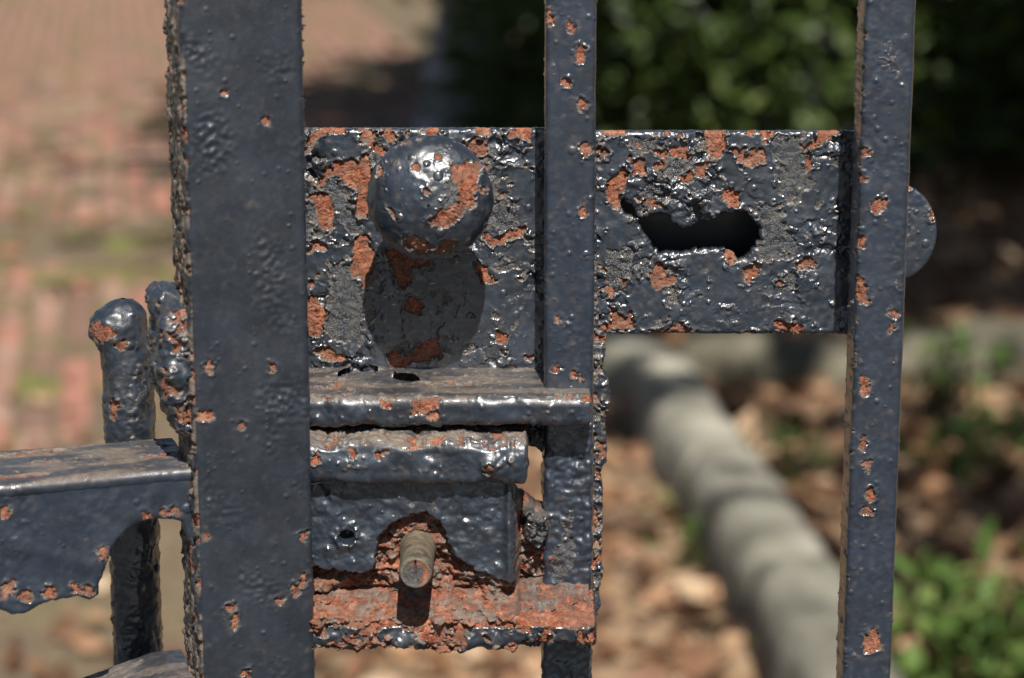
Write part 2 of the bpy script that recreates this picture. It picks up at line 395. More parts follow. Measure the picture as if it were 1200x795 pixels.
add_bar(640, 694, 667, polys=EL([(680, 65, 8, 13), (662, 98, 8, 5), (669, 32, 5, 8), (687, 176, 9, 9), (683, 122, 6, 8), (655, 375, 5, 5), (652, 432, 6, 5), (676, 440, 7, 6),
        (684, 250, 4, 6), (646, 20, 4, 10)], BD), mpolys=EL([(658, 655, 20, 45), (668, 610, 10, 20)], BD), mthr=1.3, bp=.45, bs=6, bh=.7, lump=.42, ls=9, rip=.2, zlo=-.1, fine=.04, curl=.6, thr=1.2, cs=4.5,
        fa=.5, fs=8, ft=.08, fz=-.45, seed=1)
add_bar(1003, 1057, 1030, polys=EL([(1030, 242, 9, 13), (1006, 283, 8, 10), (1007, 335, 8, 14), (1012, 347, 9, 9), (1013, 179, 8, 4), (1011, 209, 7, 4), (1045, 367, 5, 6), (1046, 384, 5, 5),
        (1014, 452, 6, 14), (1019, 580, 6, 11), (1016, 599, 8, 5), (1022, 752, 17, 16), (1016, 545, 5, 8), (1012, 520, 4, 9)], BD), bp=.5, bs=5, bh=.55, lump=.45, ls=8, rip=.2, zlo=-.1, fine=.05, curl=.5, mthr=1.3,
        thr=1.25, cs=4.5, fa=.4, fs=6, ft=.08, fz=-.4, seed=2,
        rustfn=lambda P, N: .5 * (N[:, 0] < -.5))

# lock plates
o1 = (350, 140); o2 = (350, 290); o3 = (550, 140); o4 = (550, 290)
LP = [PX(o1, 5.3, p) for p in (
    [(125, 405), (150, 330), (240, 265), (330, 255), (380, 275), (415, 210), (430, 250), (452, 330), (440, 420), (430, 600), (370, 590), (350, 520), (380, 490), (370, 410), (310, 410), (290, 380), (240, 340), (190, 350), (150, 395)],
    [(70, 480), (150, 455), (190, 490), (215, 560), (215, 650), (180, 700), (140, 670), (130, 590), (100, 510)],
    [(380, 110), (430, 65), (470, 90), (460, 140), (520, 190), (570, 200), (520, 218), (440, 170), (440, 130)],
    [(480, 75), (550, 60), (600, 100), (580, 135), (540, 95)], [(190, 55), (285, 60), (275, 80), (200, 80)],
    [(90, 765), (160, 765), (180, 800), (100, 800)], [(360, 740), (410, 715), (440, 750), (430, 800), (350, 800)])]
LP += [PX(o2, 5.3, p) for p in (
    [(340, 0), (470, 0), (460, 110), (412, 245), (400, 200), (330, 170), (340, 90)], [(40, 305), (100, 310), (130, 360), (175, 400), (150, 480), (130, 540), (45, 540)],
    [(105, 640), (160, 615), (210, 640), (275, 680), (250, 698), (180, 690)], [(540, 20), (800, 30), (800, 110), (690, 120), (690, 240), (640, 245), (590, 130)],
    [(690, 310), (765, 350), (750, 405), (660, 390)], [(560, 660), (620, 640), (660, 690), (795, 590), (860, 560), (880, 680), (760, 700), (640, 740), (580, 740)])]
LP += [PX(o3, 5.3, p) for p in (
    [(-10, 170), (30, 110), (80, 150), (110, 200), (60, 218), (0, 200)], [(70, 250), (112, 300), (100, 325), (80, 290)], [(300, 55), (385, 55), (385, 125), (350, 120)], [(40, 60), (110, 45), (122, 80), (50, 95)],
    [(75, 690), (100, 730), (150, 750), (250, 700), (340, 670), (350, 700), (260, 738), (150, 780), (90, 750)])]
LP += [PX(o4, 4.68, p) for p in ([(45, 95), (92, 110), (97, 160), (155, 180), (70, 195)], [(150, 465), (205, 480), (192, 525), (160, 518)], [(300, 600), (345, 590), (340, 620)], [(180, 560), (205, 570), (190, 590)])]
MP = [PX(o1, 5.3, p) for p in (
    [(150, 400), (240, 335), (300, 400), (310, 500), (380, 620), (390, 700), (350, 760), (270, 640), (210, 560), (190, 480)], [(30, 520), (100, 500), (130, 600), (100, 700), (30, 720)], [(440, 190), (520, 200), (540, 250), (460, 320)],
    [(470, 90), (560, 80), (580, 150), (480, 150)])]
MP += [PX(o2, 5.3, p) for p in ([(180, 80), (320, 100), (330, 180), (410, 260), (410, 560), (330, 600), (200, 590), (170, 440), (200, 300)],)]
MP += [PX(o3, 5.3, p) for p in ([(110, 190), (170, 190), (200, 370), (150, 470), (120, 400)], [(150, 450), (250, 440), (270, 600), (340, 640), (240, 700), (140, 700), (110, 600)])]
rect = lambda u0, v0, u1, v1, d=0: PX((0, 0), 1, [(u0, v0), (u1, v0), (u1, v1), (u0, v1)], d)
V, Q, at = sheet(rect(340, 151, 655, 440), 0, 3.0, polys=LP, mpolys=MP, thr=.92, cs=7, rustfn=lambda P, N: .30 * ss(zv(200), zv(155), P[:, 2]) + .22 * ss(xu(400), xu(360), P[:, 0]) + .1, mthr=.42, ms=11, t=1.1, curl=.75, lump=.85, ls=10, mid=.13, fine=.05, fa=1.7, fs=8, ft=.46, fz=.28, zs=18, res=.36,
                 bp=.25, bs=5, bh=.5, seed=5, rag=.7, spolys=[PX((0, 0), 1, [(425, 300), (570, 290), (622, 310), (622, 350), (600, 425), (440, 432)]), PX((0, 0), 1, [(356, 160), (392, 160), (388, 178), (356, 180)]), PX((0, 0), 1, [(385, 330), (430, 330), (430, 420), (390, 400)])])
mesh_from('lock_plate', world(V), Q, M_IRON, gate, at)
HOLE = PX((0, 0), 1, [(726, 243), (729, 234), (741, 238), (748, 252), (758, 256), (774, 249), (785, 253), (788, 261), (799, 267), (811, 265), (818, 259), (811, 249), (811, 241), (816, 239), (821, 248), (822, 257),
                      (831, 258), (840, 253), (851, 249), (873, 248), (881, 258), (891, 268), (890, 281), (884, 290), (875, 300), (868, 303), (861, 300), (851, 293), (840, 290), (817, 292), (799, 296), (785, 295), (773, 296), (764, 287), (757, 276), (746, 256), (737, 253)])
q1 = (690, 140); q2 = (690, 270); q3 = (840, 140); q4 = (840, 270)
RP = [PX(q1, 5.68, p) for p in (
    [(130, 420), (160, 390), (230, 330), (257, 360), (240, 440), (210, 500), (190, 585), (165, 580), (125, 500)], [(265, 245), (300, 270), (350, 262), (372, 355), (298, 362), (305, 310)], [(520, 193), (640, 188), (668, 230), (652, 258), (540, 228)],
    [(612, 388), (700, 350), (720, 300), (793, 293), (772, 372), (690, 387), (650, 423)], [(758, 60), (892, 60), (908, 200), (862, 248), (798, 248), (788, 190)], [(440, 208), (492, 240), (482, 258)], [(100, 70), (250, 80), (230, 102), (110, 98)],
    [(310, 515), (480, 555), (475, 580), (380, 562)], [(430, 320), (470, 290), (440, 335)])]
RP += [PX(q3, 5.68, p) for p in (
    [(97, 198), (130, 195), (150, 230), (200, 235), (250, 198), (305, 203), (315, 268), (240, 303), (180, 288), (130, 252)], [(45, 470), (110, 463), (143, 490), (122, 572), (80, 582), (58, 520)], [(690, 30), (800, 30), (800, 90), (700, 150), (575, 205), (680, 110)])]
RP += [PX(q2, 5.68, p) for p in (
    [(408, 300), (470, 213), (492, 260), (510, 312), (555, 300), (578, 337), (480, 357), (450, 383), (430, 340)], [(148, 505), (200, 560), (270, 592), (285, 538), (290, 642), (220, 662), (155, 622)], [(600, 615), (668, 640), (668, 710), (400, 710), (410, 672), (560, 655)],
    [(105, 388), (165, 383), (150, 433)], [(215, 325), (240, 330), (235, 355)], [(60, 640), (150, 610), (160, 640), (80, 680)])]
RP += [PX(q4, 5.68, p) for p in (
    [(182, 260), (240, 213), (288, 240), (270, 282), (215, 312), (212, 345), (188, 312)], [(525, 225), (590, 185), (655, 225), (600, 258), (535, 242)], [(388, 615), (565, 632), (545, 690), (480, 660), (430, 650), (400, 690)], [(52, 138), (102, 150), (122, 200), (75, 238)], [(392, 343), (432, 350), (400, 364)])]
RM = [PX(q1, 5.68, p) for p in ([(280, 130), (480, 110), (500, 200), (420, 215), (330, 250), (270, 190)], [(460, 300), (540, 260), (700, 260), (690, 340), (600, 380), (450, 400)], [(340, 480), (420, 410), (550, 480), (540, 540), (400, 560)], [(680, 180), (780, 130), (790, 200), (690, 240)])]
RM += [PX(q2, 5.68, p) for p in ([(110, 130), (260, 130), (280, 280), (220, 380), (120, 380)], [(440, 610), (560, 590), (600, 640), (470, 660)], [(330, 180), (450, 170), (420, 290), (330, 290)])]
RM += [PX(q3, 5.68, p) for p in ([(330, 110), (560, 90), (600, 250), (580, 500), (500, 560), (420, 480), (400, 300)], [(200, 590), (420, 560), (480, 800), (300, 800), (280, 680)])]
RM += [PX(q4, 5.68, p) for p in ([(310, 0), (520, 0), (540, 100), (480, 190), (300, 190), (250, 120)], [(390, 340), (500, 280), (535, 350), (490, 415), (430, 400)])]
V, Q, at = sheet(rect(684, 154, 1012, 391), 0, 3.0, holes=[HOLE], polys=RP, mpolys=RM, thr=.95, cs=6, rustfn=lambda P, N: .28 * ss(zv(230), zv(155), P[:, 2]) + .2 * ss(xu(730), xu(700), P[:, 0]) + .22 * ss(zv(375), zv(390), P[:, 2]) + .08, mthr=.5, ms=10, t=1.1, curl=.75, lump=.8, ls=9, mid=.13, fine=.05, fa=1.7, fs=7, ft=.46, fz=.28, zs=18, res=.36,
                 bp=.3, bs=4.5, bh=.45, seed=8, rag=.9, spolys=[PX((0, 0), 1, [(745, 345), (800, 325), (860, 310), (880, 200), (900, 180), (945, 200), (945, 290), (985, 340), (985, 385), (745, 382)])])
mesh_from('lock_plate', world(V), Q, M_IRON, gate, at)
# dark lock case behind the right plate: four sides and a back
def box_mesh(name, b, mat, parent, bev=0):
    x0, x1, d0, d1, z0, z1 = b
    P = np.array([(x, d, z) for x in (x0, x1) for d in (d0, d1) for z in (z0, z1)], float)
    Q = [(0, 1, 3, 2), (4, 6, 7, 5), (0, 4, 5, 1), (2, 3, 7, 6), (0, 2, 6, 4), (1, 5, 7, 3)]
    z = np.zeros(8)
    return mesh_from(name, world(P), np.array(Q), mat, parent, dict(rust=z, matte=z, dust=z), smooth=False)
cx0, cx1, cz0, cz1 = xu(700), xu(1000), zv(386), zv(190)
for b in ((cx0, cx1, -42, -39, cz0, cz1), (cx0, cx1, -38.9, -4.2, cz1 - 2.5, cz1), (cx0, cx1, -38.9, -4.2, cz0, cz0 + 2.5), (cx0, cx0 + 2.5, -38.8, -4.3, cz0 + 2.6, cz1 - 2.6), (cx1 - 2.5, cx1, -38.8, -4.3, cz0 + 2.6, cz1 - 2.6)):
    box_mesh('lock_case', b, M_POST, gate)
# keeper disc beside the right bar
ca = np.linspace(0, 2 * np.pi, 220, endpoint=False)
dx, dz = G(1050, 273, 6); rr = 17.0
sec = np.stack([dx + rr * np.cos(ca) * .98, dz + rr * 1.18 * np.sin(ca)], 1); nor = np.stack([np.cos(ca), np.sin(ca)], 1)
V, Q, at = sheet(sec[::4], 6, 5, rnd=1.0, rag=.3, bp=.4, bs=4, bh=.5, lump=.25, polys=EL([(1093, 250, 4, 9), (1063, 217, 3, 6)], 6), seed=12)
mesh_from('keeper_disc', world(V), Q, M_BAR, gate, at)
# eroded strip behind the middle bar
ST = PX((0, 0), 1, [(680, 150), (697, 152), (699, 200), (698, 260), (701, 330), (702, 385), (712, 392), (709, 412), (706, 432), (712, 445), (716, 462), (714, 480), (708, 490), (711, 512), (713, 532), (707, 546), (702, 556), (707, 572),
                    (706, 600), (705, 650), (707, 672), (702, 690), (703, 706), (699, 720), (680, 725)], 5)
V, Q, at = sheet(ST, 6, 5, rnd=1.5, rag=1.8, thr=.4, cs=5, mthr=.2, ms=5, t=1.2, curl=.8, lump=1.1, ls=9, mid=.4, fine=.2, fa=1.0, fs=7, ft=.2, fz=.3, seed=14)
mesh_from('eroded_edge', world(V), Q, M_IRON, gate, at)

# ledges
CUT = [None]
def ledge(name, u0, u1, vt, vb, d0, d1, r, mat, caps=None, **kw):
    x0, x1 = xu(u0, vt, d1), xu(u1, vt, d1); z1, z0 = zv(vt, d1), zv(vb, d1)
    sec, nor = rrect(d0, d1, z0, z1, r, .42, (0, 3))                # (D,Z)
    P, N, Q = loft(sec, nor, np.arange(x0, x1 + .2, .42), 'x')
    fn = kw.pop('fn', None)
    CUT[0] = None
    if fn: P = fn(P, N, z0, z1, x0, x1)
    if CUT[0] is not None: Q = Q[~CUT[0][Q].any(1)]
    P, at = weather(P, N, **kw)
    return mesh_from(name, world(P), Q, mat, gate, at), (x0, x1, z0, z1)
def top_pt(u, v, z):
    x, y, zz = (float(q) for q in ray(u, v)); t = (z / 1000 - sp) / zz; return x * t * 1000, (cp - y * t) * 1000
def ledge1_fn(P, N, z0, z1, x0, x1):
    P = P.copy(); w = perlin(P / 3, 90); wv = perlin(np.stack([P[:, 0] / 13, P[:, 0] * 0, P[:, 0] * 0], 1), 91) + .5 * perlin(np.stack([P[:, 0] / 4, P[:, 0] * 0, P[:, 0] * 0], 1), 92)
    P[:, 2] += 1.3 * wv * ss(z0 + 6, z0, P[:, 2]); P[:, 1] += 1.5 * perlin(P / 11, 93) * (N[:, 1] > .3)
    xs_q = P[:, 2] > z1 - 1.5
    for (u0, v0, u1, v1, wd) in ((398, 442, 416, 434, 1.0), (414, 434, 440, 437, 1.1), (463, 445, 490, 449, .95)):
        (ax, ad), (bx, bd) = top_pt(u0, v0, z1), top_pt(u1, v1, z1)
        t = np.clip(((P[:, 0] - ax) * (bx - ax) + (P[:, 1] - ad) * (bd - ad)) / ((bx - ax) ** 2 + (bd - ad) ** 2), 0, 1)
        wq = wd * (.45 + .9 * np.sin(np.pi * np.clip(t, .05, .95)))
        q = np.hypot(P[:, 0] - ax - t * (bx - ax), (P[:, 1] - ad - t * (bd - ad)) * .36) + w * .5
        beh = ss(-.5, 1.5, (ad + t * (bd - ad)) - P[:, 1])
        P[:, 2] += np.exp(-np.clip(q - wq, 0, 9) / 2.2) * 2.2 * beh * (N[:, 2] > .7)
        CUT[0] = CUT[0] | ((q < wq) & (N[:, 2] > .7)) if CUT[0] is not None else ((q < wq) & (N[:, 2] > .7))
    return P
def ledge2_fn(P, N, z0, z1, x0, x1):
    P = P.copy(); q = np.stack([P[:, 0], P[:, 0] * 0, P[:, 0] * 0], 1); wv = perlin(q / 15, 95) + .5 * perlin(q / 5, 96)
    f = ss(z1 - 5, z1, P[:, 2]) * ss(40, 58, P[:, 1]); P[:, 2] -= (1.2 + 2.0 * wv) * f
    P[:, 2] += .9 * wv * ss(z0 + 4, z0, P[:, 2]); P[:, 1] += 2.4 * perlin(P / np.array([16, 10, 10]), 97) * (N[:, 1] > .3)
    P[:, 2] += (1.0 * perlin(P / np.array([7, 2.5, 7]), 98)) * (N[:, 2] > .5)
    xm, zm = G(572, 545, 60); P[:, 1] += 2.6 * np.exp(-(((P[:, 0] - xm) / 3) ** 2 + ((P[:, 2] - zm) / 3) ** 2) ** 1.5) * (N[:, 1] > .3)
    return P
ledge('lock_ledge', 335, 691, 468, 499, -2, 50, 3.2, M_IRON, fn=ledge1_fn, rustfn=lambda P, N: (N[:, 2] > .6) * .7 * ss(.05, .5, perlin(P / np.array([28, 9, 9]), 111)), dust=.62, polys=[PX((360, 420), 5.3, p, 50) for p in ([(470, 275), (520, 275), (510, 300), (480, 300)], [(660, 262), (820, 262), (810, 300), (720, 330), (650, 350)], [(750, 350), (800, 335), (815, 360), (770, 380)])],
      thr=.98, cs=5, lump=.7, ls=10, fine=.05, bp=.6, bs=4.5, bh=.8, curl=.5, t=.8, mthr=1.2, seed=20)
ledge('lock_ledge', 335, 616, 519, 565, 18, 60, 3.4, M_IRON, dust=.9, polys=[PX((360, 420), 5.3, p, 60) for p in ([(750, 490), (790, 495), (800, 520), (770, 525)], [(272, 570), (285, 570), (288, 610), (276, 610)], [(440, 600), (500, 570), (505, 580), (450, 615)], [(35, 600), (75, 590), (70, 640), (40, 650)])] + EL([(572, 548, 6, 5)], 60),
      thr=1.0, cs=5, lump=1.1, ls=11, fine=.07, bp=.45, bs=5.5, bh=.9, curl=.7, t=1.1, mthr=1.2, mid=.25, seed=22, fn=ledge2_fn, rustfn=lambda P, N: np.where(N[:, 2] > .5, .62, 0))
def bottom_fn(P, N, z0, z1, x0, x1):
    P = P.copy(); w = perlin(np.stack([P[:, 0] / 9, P[:, 0] * 0, P[:, 0] * 0], 1), 40)
    P[:, 2] += w * 2.4 * ss(z0 + 9, z0, P[:, 2]) + 1.6 * perlin(P / 6, 43) * ss(z1 - 5, z1, P[:, 2]); P[:, 1] += perlin(P / 9, 41) * 2.4 * (N[:, 1] > .3)
    xm = xu(672, 735, 66); b = np.exp(-((P[:, 0] - xm) / 6) ** 2 - ((P[:, 2] - (z0 + 6)) / 5) ** 2); P[:, 1] += 3 * b * (N[:, 1] > .3)
    return P
ledge('bottom_ledge', 352, 696, 726, 757, 28, 66, 3.5, M_IRON, fn=bottom_fn, thr=.32, cs=8, dust=.5, mthr=.5, lump=.8, ls=7, fine=.12, bp=.5, bs=5, bh=.8, curl=.7, t=1.2, fa=.5, fs=6, ft=.1, fz=-.1, seed=24,
      rustfn=lambda P, N: np.where(N[:, 2] > .2, .9, .02))

# lower lock face: torn painted sheet over rusted laminated iron
SHEET = PX((0, 0), 1, [(340, 530), (604, 530), (604, 681), (586, 680), (571, 674), (551, 664), (530, 648), (522, 625), (514, 609), (500, 601), (482, 603), (460, 614), (444, 630), (441, 649), (438, 667), (422, 673), (400, 669), (368, 665), (340, 664)], 52)
FACE = PX((0, 0), 1, [(340, 540), (596, 545), (600, 580), (608, 579), (619, 587), (628, 594), (644, 601), (653, 631), (655, 655), (688, 655), (692, 700), (692, 741), (640, 738), (600, 744), (560, 738), (520, 745), (470, 737), (420, 744), (380, 740), (340, 742)], 46)
FACE[3:8, 1] -= np.array([5, 4, 4, 3, 0])
NUG = PX((0, 0), 1, [(612, 600), (620, 594), (628, 604), (643, 604), (646, 628), (632, 648), (620, 640), (612, 625)], 42)
xr = xu(604, 620, 46)
def face_fn(P):
    x, z = P[:, 0], P[:, 2]; n = perlin(P / 2.2, 50); n5 = perlin(P / 5.5, 51); n1 = perlin(P / 1.0, 52)
    w = .9 * n + .35 * n1
    sh = ss(.3, -.3, sdf(SHEET, x, z) + w)
    d = 46 - 13 * ss(xr, xr + 2.5, x + .5 * n)
    lam = perlin(np.stack([x / 14, x * 0, z / 2.4 + n5 * .8], 1), 53); ter = perlin(np.stack([x / 17, x * 0, z / 6 + n5 * .5], 1), 54) + .25 * n; ter = np.floor(ter * 5) / 5 + ss(.6, 1, ter * 5 % 1) / 5
    d = d + (3.4 * ter + lam * 1.2 + n * 1.3 + n1 * .5 + n5 * 1.6 - 1.6 * ss(.1, 0, np.abs(lam + .1 * n)))
    zl0, zl1 = zv(690, 46), zv(727, 64); d = d + 19 * ss(zl0, zl1, z)
    sl = ss(zv(680, 46), zv(700, 48), z); PV = np.stack([x, d, z * 2.2], 1); d = d + sl * (2.6 * perlin(PV / 4.5, 57) + 1.3 * perlin(PV / 1.8, 58))
    d = np.where(sh > 0, d * (1 - sh) + sh * (52 + .9 * n5 + .25 * n), d)
    bx, bz = G(600, 595, 46); d = d + 3.0 * np.exp(-((x - (xr - 2.5)) / 1.8) ** 2) * sh              # raised right lip of the sheet
    hx, hz = G(406, 629, 52); d -= 7 * np.exp(-(((x - hx) / 2.6) ** 2 + ((z - hz) / 2.2) ** 2) ** 1.5) * sh
    d += 1.1 * np.exp(-((np.hypot(x - hx, z - hz) - 4.2) / 1.5) ** 2) * sh * (1 + n)
    ng = ss(.5, -1.5, sdf(NUG, x, z) + w * 1.2); d += ng * (8 + 2.5 * n5)
    for (u, v, r, a) in ((578, 692, 4, 6), (375, 694, 4.5, 7), (560, 665, 3, 3), (520, 690, 3.5, 2), (459, 655, 3, 4), (545, 705, 5, 3)):
        cx, cz = G(u, v, 48); d += a * np.exp(-((x - cx) ** 2 + (z - cz) ** 2) / (r * r)) * (1 - sh)
    zc = zv(693, 48) + 1.6 * perlin(np.stack([x / 16, x * 0, x * 0], 1), 55) + .6 * n; d -= 3.2 * np.exp(-((z - zc) / .75) ** 2) * (1 - sh) * ss(-.3, .2, perlin(np.stack([x / 9, x * 0 + 5, x * 0], 1), 56))
    P[:, 1] = d
    PV = np.stack([x, d * 1.3, z * 1.3], 1); n5 = perlin(PV / 5.5, 51); n = perlin(PV / 2.2, 50); lam = perlin(PV / 9, 59)
    bare = 1 - np.maximum(sh, ng * .9)
    tan = ss(-.6, .7, .7 * n5 + .6 * n + .5 * lam + .3 * n1) ; grey = bare * ss(xr - 1, xr + 2, x)
    rust = bare * (.76 - .45 * tan) * (1 - .15 * grey)
    return dict(rust=(bare * .9, np.clip(rust, 0, 1)), dust=(bare, bare * (.4 + .5 * tan) * (1 - .25 * grey)), matte=(0, np.clip(ng + grey * .35, 0, 1)))
V, Q, at = sheet(FACE, 46, 4.0, rnd=.6, rag=1.6, dfn=face_fn, thr=1.15, mthr=.8, ms=8, t=.5, curl=.3, lump=.8, ls=9, fine=.06, bp=.7, bs=3.6, bh=.6, sb=.3, seed=26, mid=.2, zs=14.)
mesh_from('lock_face', world(V), Q, M_IRON, gate, at)

for pts, dd, sd_ in (([(598, 574), (604, 579), (610, 575), (618, 584), (627, 590), (634, 592), (645, 597), (650, 610), (655, 640), (655, 690), (598, 690)], 16, 61), ([(606, 494), (647, 494), (647, 527), (636, 531), (628, 523), (620, 522), (613, 511)], 22, 62)):
    V, Q, at = sheet(PX((0, 0), 1, pts, dd), dd, 3, rnd=.8, rag=1.6, lump=1.2, ls=5, mid=.4, thr=.9, cs=4, seed=sd_)
    mesh_from('eroded_edge', world(V), Q, M_IRON, gate, at)
# key cylinder
kx, kz = G(490, 642, 46); tx, tz = G(487, 672, 84)
k_ = Nt('worn_brass'); nn = k_.noise(220, 5, .65); k_.set('Base Color', k_.ramp(nn, [(.36, (.06, .054, .044)), (.5, (.15, .13, .095)), (.64, (.24, .16, .10))])); k_.set('Metallic', .35); k_.set('Roughness', .55)
k_.set('Normal', k_.bump(k_.noise(900, 4, .7), .4, .0005)); M_BRASS = k_.m
na = 180; ang = np.linspace(0, 2 * np.pi, na, endpoint=False)
prof = [(40, 7.6), (48, 7.6), (49, 7.0), (60, 6.9), (72, 6.7), (82, 6.55), (83.4, 6.3), (84, 5.8)] + [(84, r) for r in np.arange(5.6, .05, -.16)]
def cyl_part(prof):
    V = []
    for d, r in prof:
        f = (d - 46) / 38.0; cx, cz = kx + (tx - kx) * f, kz + (tz - kz) * f
        x, z = cx + r * np.cos(ang), cz + r * np.sin(ang); dd = np.full(na, float(d)); dd += perlin(np.stack([x, dd, z], 1) / 2.2, 60) * .03
        if d == 84:
            lx, lz = x - cx, z - cz
            dd -= 1.8 * ((np.abs(lx + .05) < .42) & (lz > -3.2) & (lz < 5.4)); dd -= .2 * ss(5.0, 4.7, np.hypot(lx, lz))
        V.append(np.stack([x, dd, z], 1))
    i = np.arange(na); j = (i + 1) % na
    return np.concatenate(V), np.concatenate([np.stack([k * na + i, k * na + j, (k + 1) * na + j, (k + 1) * na + i], 1) for k in range(len(prof) - 1)])
V, Q = cyl_part(prof[:8]); cyl = mesh_from('lock_cylinder', world(V), Q, M_BRASS, gate)
V, Q = cyl_part(prof[7:]); lx, lz = V[:, 0] - tx, V[:, 2] - tz; q = perlin(V / 2.2, 63)
z_ = ss(3.0, 3.6, np.hypot(lx, lz) + q * .5) * ss(5.4, 5.0, np.hypot(lx, lz)) * ss(-.5, .8, lx + .5 * lz + q)
mesh_from('keyhole_face', world(V), Q, M_IRON, cyl, dict(rust=z_ * .9, matte=z_ * 0 + .8, dust=np.maximum(.28, ss(5.0, 5.5, np.hypot(lx, lz)) * .8)))

# round knob on its neck
ku, kv, kd = 504, 232, 38.0
kx, kz = G(ku, kv, kd); ra, rb = 24.2, 16.5
KP = [PX((420, 150), 4.68, p, 52) for p in (
    [(505, 215), (560, 225), (600, 205), (655, 225), (650, 270), (635, 300), (640, 400), (600, 450), (560, 450), (520, 510), (460, 540), (390, 510), (440, 470), (450, 440), (500, 450), (550, 400), (550, 330), (520, 270)],
    [(250, 590), (340, 605), (395, 650), (370, 700), (310, 692), (260, 650)], [(420, 690), (460, 630), (540, 625), (500, 697), (450, 692)], [(108, 240), (125, 230), (130, 270), (112, 275)], [(170, 440), (185, 445), (215, 490), (205, 493)],
    [(185, 118), (280, 70), (400, 46), (400, 60), (290, 85), (200, 125)], [(660, 330), (685, 365), (680, 375), (662, 350)], [(425, 160), (440, 160), (440, 178), (425, 175)], [(300, 210), (325, 210), (318, 235), (302, 230)], [(372, 338), (394, 338), (390, 355), (376, 355)])]
nu, nv = 380, 230
th = np.linspace(.02, np.pi - .02, nv); ph = np.linspace(0, 2 * np.pi, nu, endpoint=False)
T, Ph = np.meshgrid(th, ph, indexing='ij'); T, Ph = T.ravel(), Ph.ravel()
P = np.stack([kx + ra * np.sin(T) * np.cos(Ph), kd + rb * np.cos(T), kz + ra * np.sin(T) * np.sin(Ph)], 1)
N = np.stack([np.sin(T) * np.cos(Ph) / ra, np.cos(T) / rb, np.sin(T) * np.sin(Ph) / ra], 1); N /= np.linalg.norm(N, axis=1)[:, None]
KM = [PX((420, 150), 4.68, [(480, 290), (510, 270), (545, 330), (545, 400), (500, 445), (455, 440), (475, 350)], 52)]
P, at = weather(P, N, polys=KP, mpolys=KM, thr=1.05, cs=5, lump=.85, ls=10, mid=.06, fine=.03, bp=.5, bs=5.5, bh=.8, curl=.45, sb=.2, t=.7, mthr=1.1, seed=30)
i = np.arange(nu); j = (i + 1) % nu
Q = np.concatenate([np.stack([k * nu + i, (k + 1) * nu + i, (k + 1) * nu + j, k * nu + j], 1) for k in range(nv - 1)])
knob = mesh_from('knob', world(P), Q[:, ::-1], M_IRON, gate, at)
def lathe_d(name, prof, cx, cz, mat, parent, na=96, **kw):
    ang = np.linspace(0, 2 * np.pi, na, endpoint=False); V = []; N = []
    for d, r in prof:
        V.append(np.stack([cx + r * np.cos(ang), np.full(na, d), cz + r * np.sin(ang)], 1)); N.append(np.stack([np.cos(ang), 0 * ang, np.sin(ang)], 1))
    V, N = np.concatenate(V), np.concatenate(N); V, at = weather(V, N, **kw); i = np.arange(na); j = (i + 1) % na
    Q = np.concatenate([np.stack([k * na + i, k * na + j, (k + 1) * na + j, (k + 1) * na + i], 1) for k in range(len(prof) - 1)])
    return mesh_from(name, world(V), Q, mat, parent, at)
lathe_d('neck', [(d, 10 + 5 * math.exp(-d / 3) + 3 * math.exp(-(30 - d) / 5)) for d in np.arange(-1, 30, .6)], kx, kz, M_IRON, knob, lump=.4, thr=.4, seed=33)

# ------------------------------------------------------------------ left post with its torn rails (turned about 18 degrees)
AY = R(18.0); ca_, sa_ = math.cos(AY), math.sin(AY)
RX = xu(360, 397, 66); RD = 66.0                                     # right front corner
LXe = xu(224.5, 397, 66 + 50 * sa_); PWID = (RX - LXe) / ca_; PDEP = 34.0
def post_to_gate(P):
    """post frame: a along its front (0 at the right front edge, negative to the left), b towards the viewer"""
    return np.stack([RX + P[:, 0] * ca_ + P[:, 1] * sa_, RD - P[:, 0] * sa_ + P[:, 1] * ca_, P[:, 2]], 1)
px0, py0 = RX - PWID / 2 * ca_, RD
post = empty('gate_post', (px0 / 1000, -py0 / 1000, 0), 'thick black iron gate post with torn flanged rail joining on its left', 'gate post')
def local_a(u, v, b=0.0):
    """post-frame a and z of a pixel seen on the plane b"""
    x, y, z = (float(q) for q in ray(u, v))                          # metres; D = cp*1000 - y t
    # plane: (X-RX)*sa_ + (D-RD)*ca_ = b
    t = (b + RX * sa_ - (cp * 1000 - RD) * ca_) / (1000 * (x * sa_ - y * ca_))
    X, D, Zz = x * t * 1000, (cp - y * t) * 1000, z * t * 1000 + sp * 1000
    return (X - RX) * ca_ - (D - RD) * sa_, Zz
def LPX(pts, b=0.0): return np.array([local_a(u, v, b) for u, v in pts])
def LEL(lst, b=0.0):
    rng = random.Random(9); out = []
    for (u, v, ru, rv) in lst:
        out.append(LPX([(u + ru * rng.uniform(.3, .85) * math.cos(a), v + rv * rng.uniform(.3, .85) * math.sin(a)) for a in np.linspace(0, 6.28, 9)[:-1]], b))
    return out
zt, zb = zv(-40, 70), zv(830, 60)
sec, nor = rrect(-PWID, 0, -PDEP, 0, 2.0, .5, (0,))
P, N, Q = loft(sec, nor, along(-1240, 560, zb, zt, .5), 'z')
P = P + N * ((N[:, 0] < -.6) * (.7 * perlin(P / np.array([5, 5, 9]), 103) + .35 * perlin(P / 2.2, 104)))[:, None]
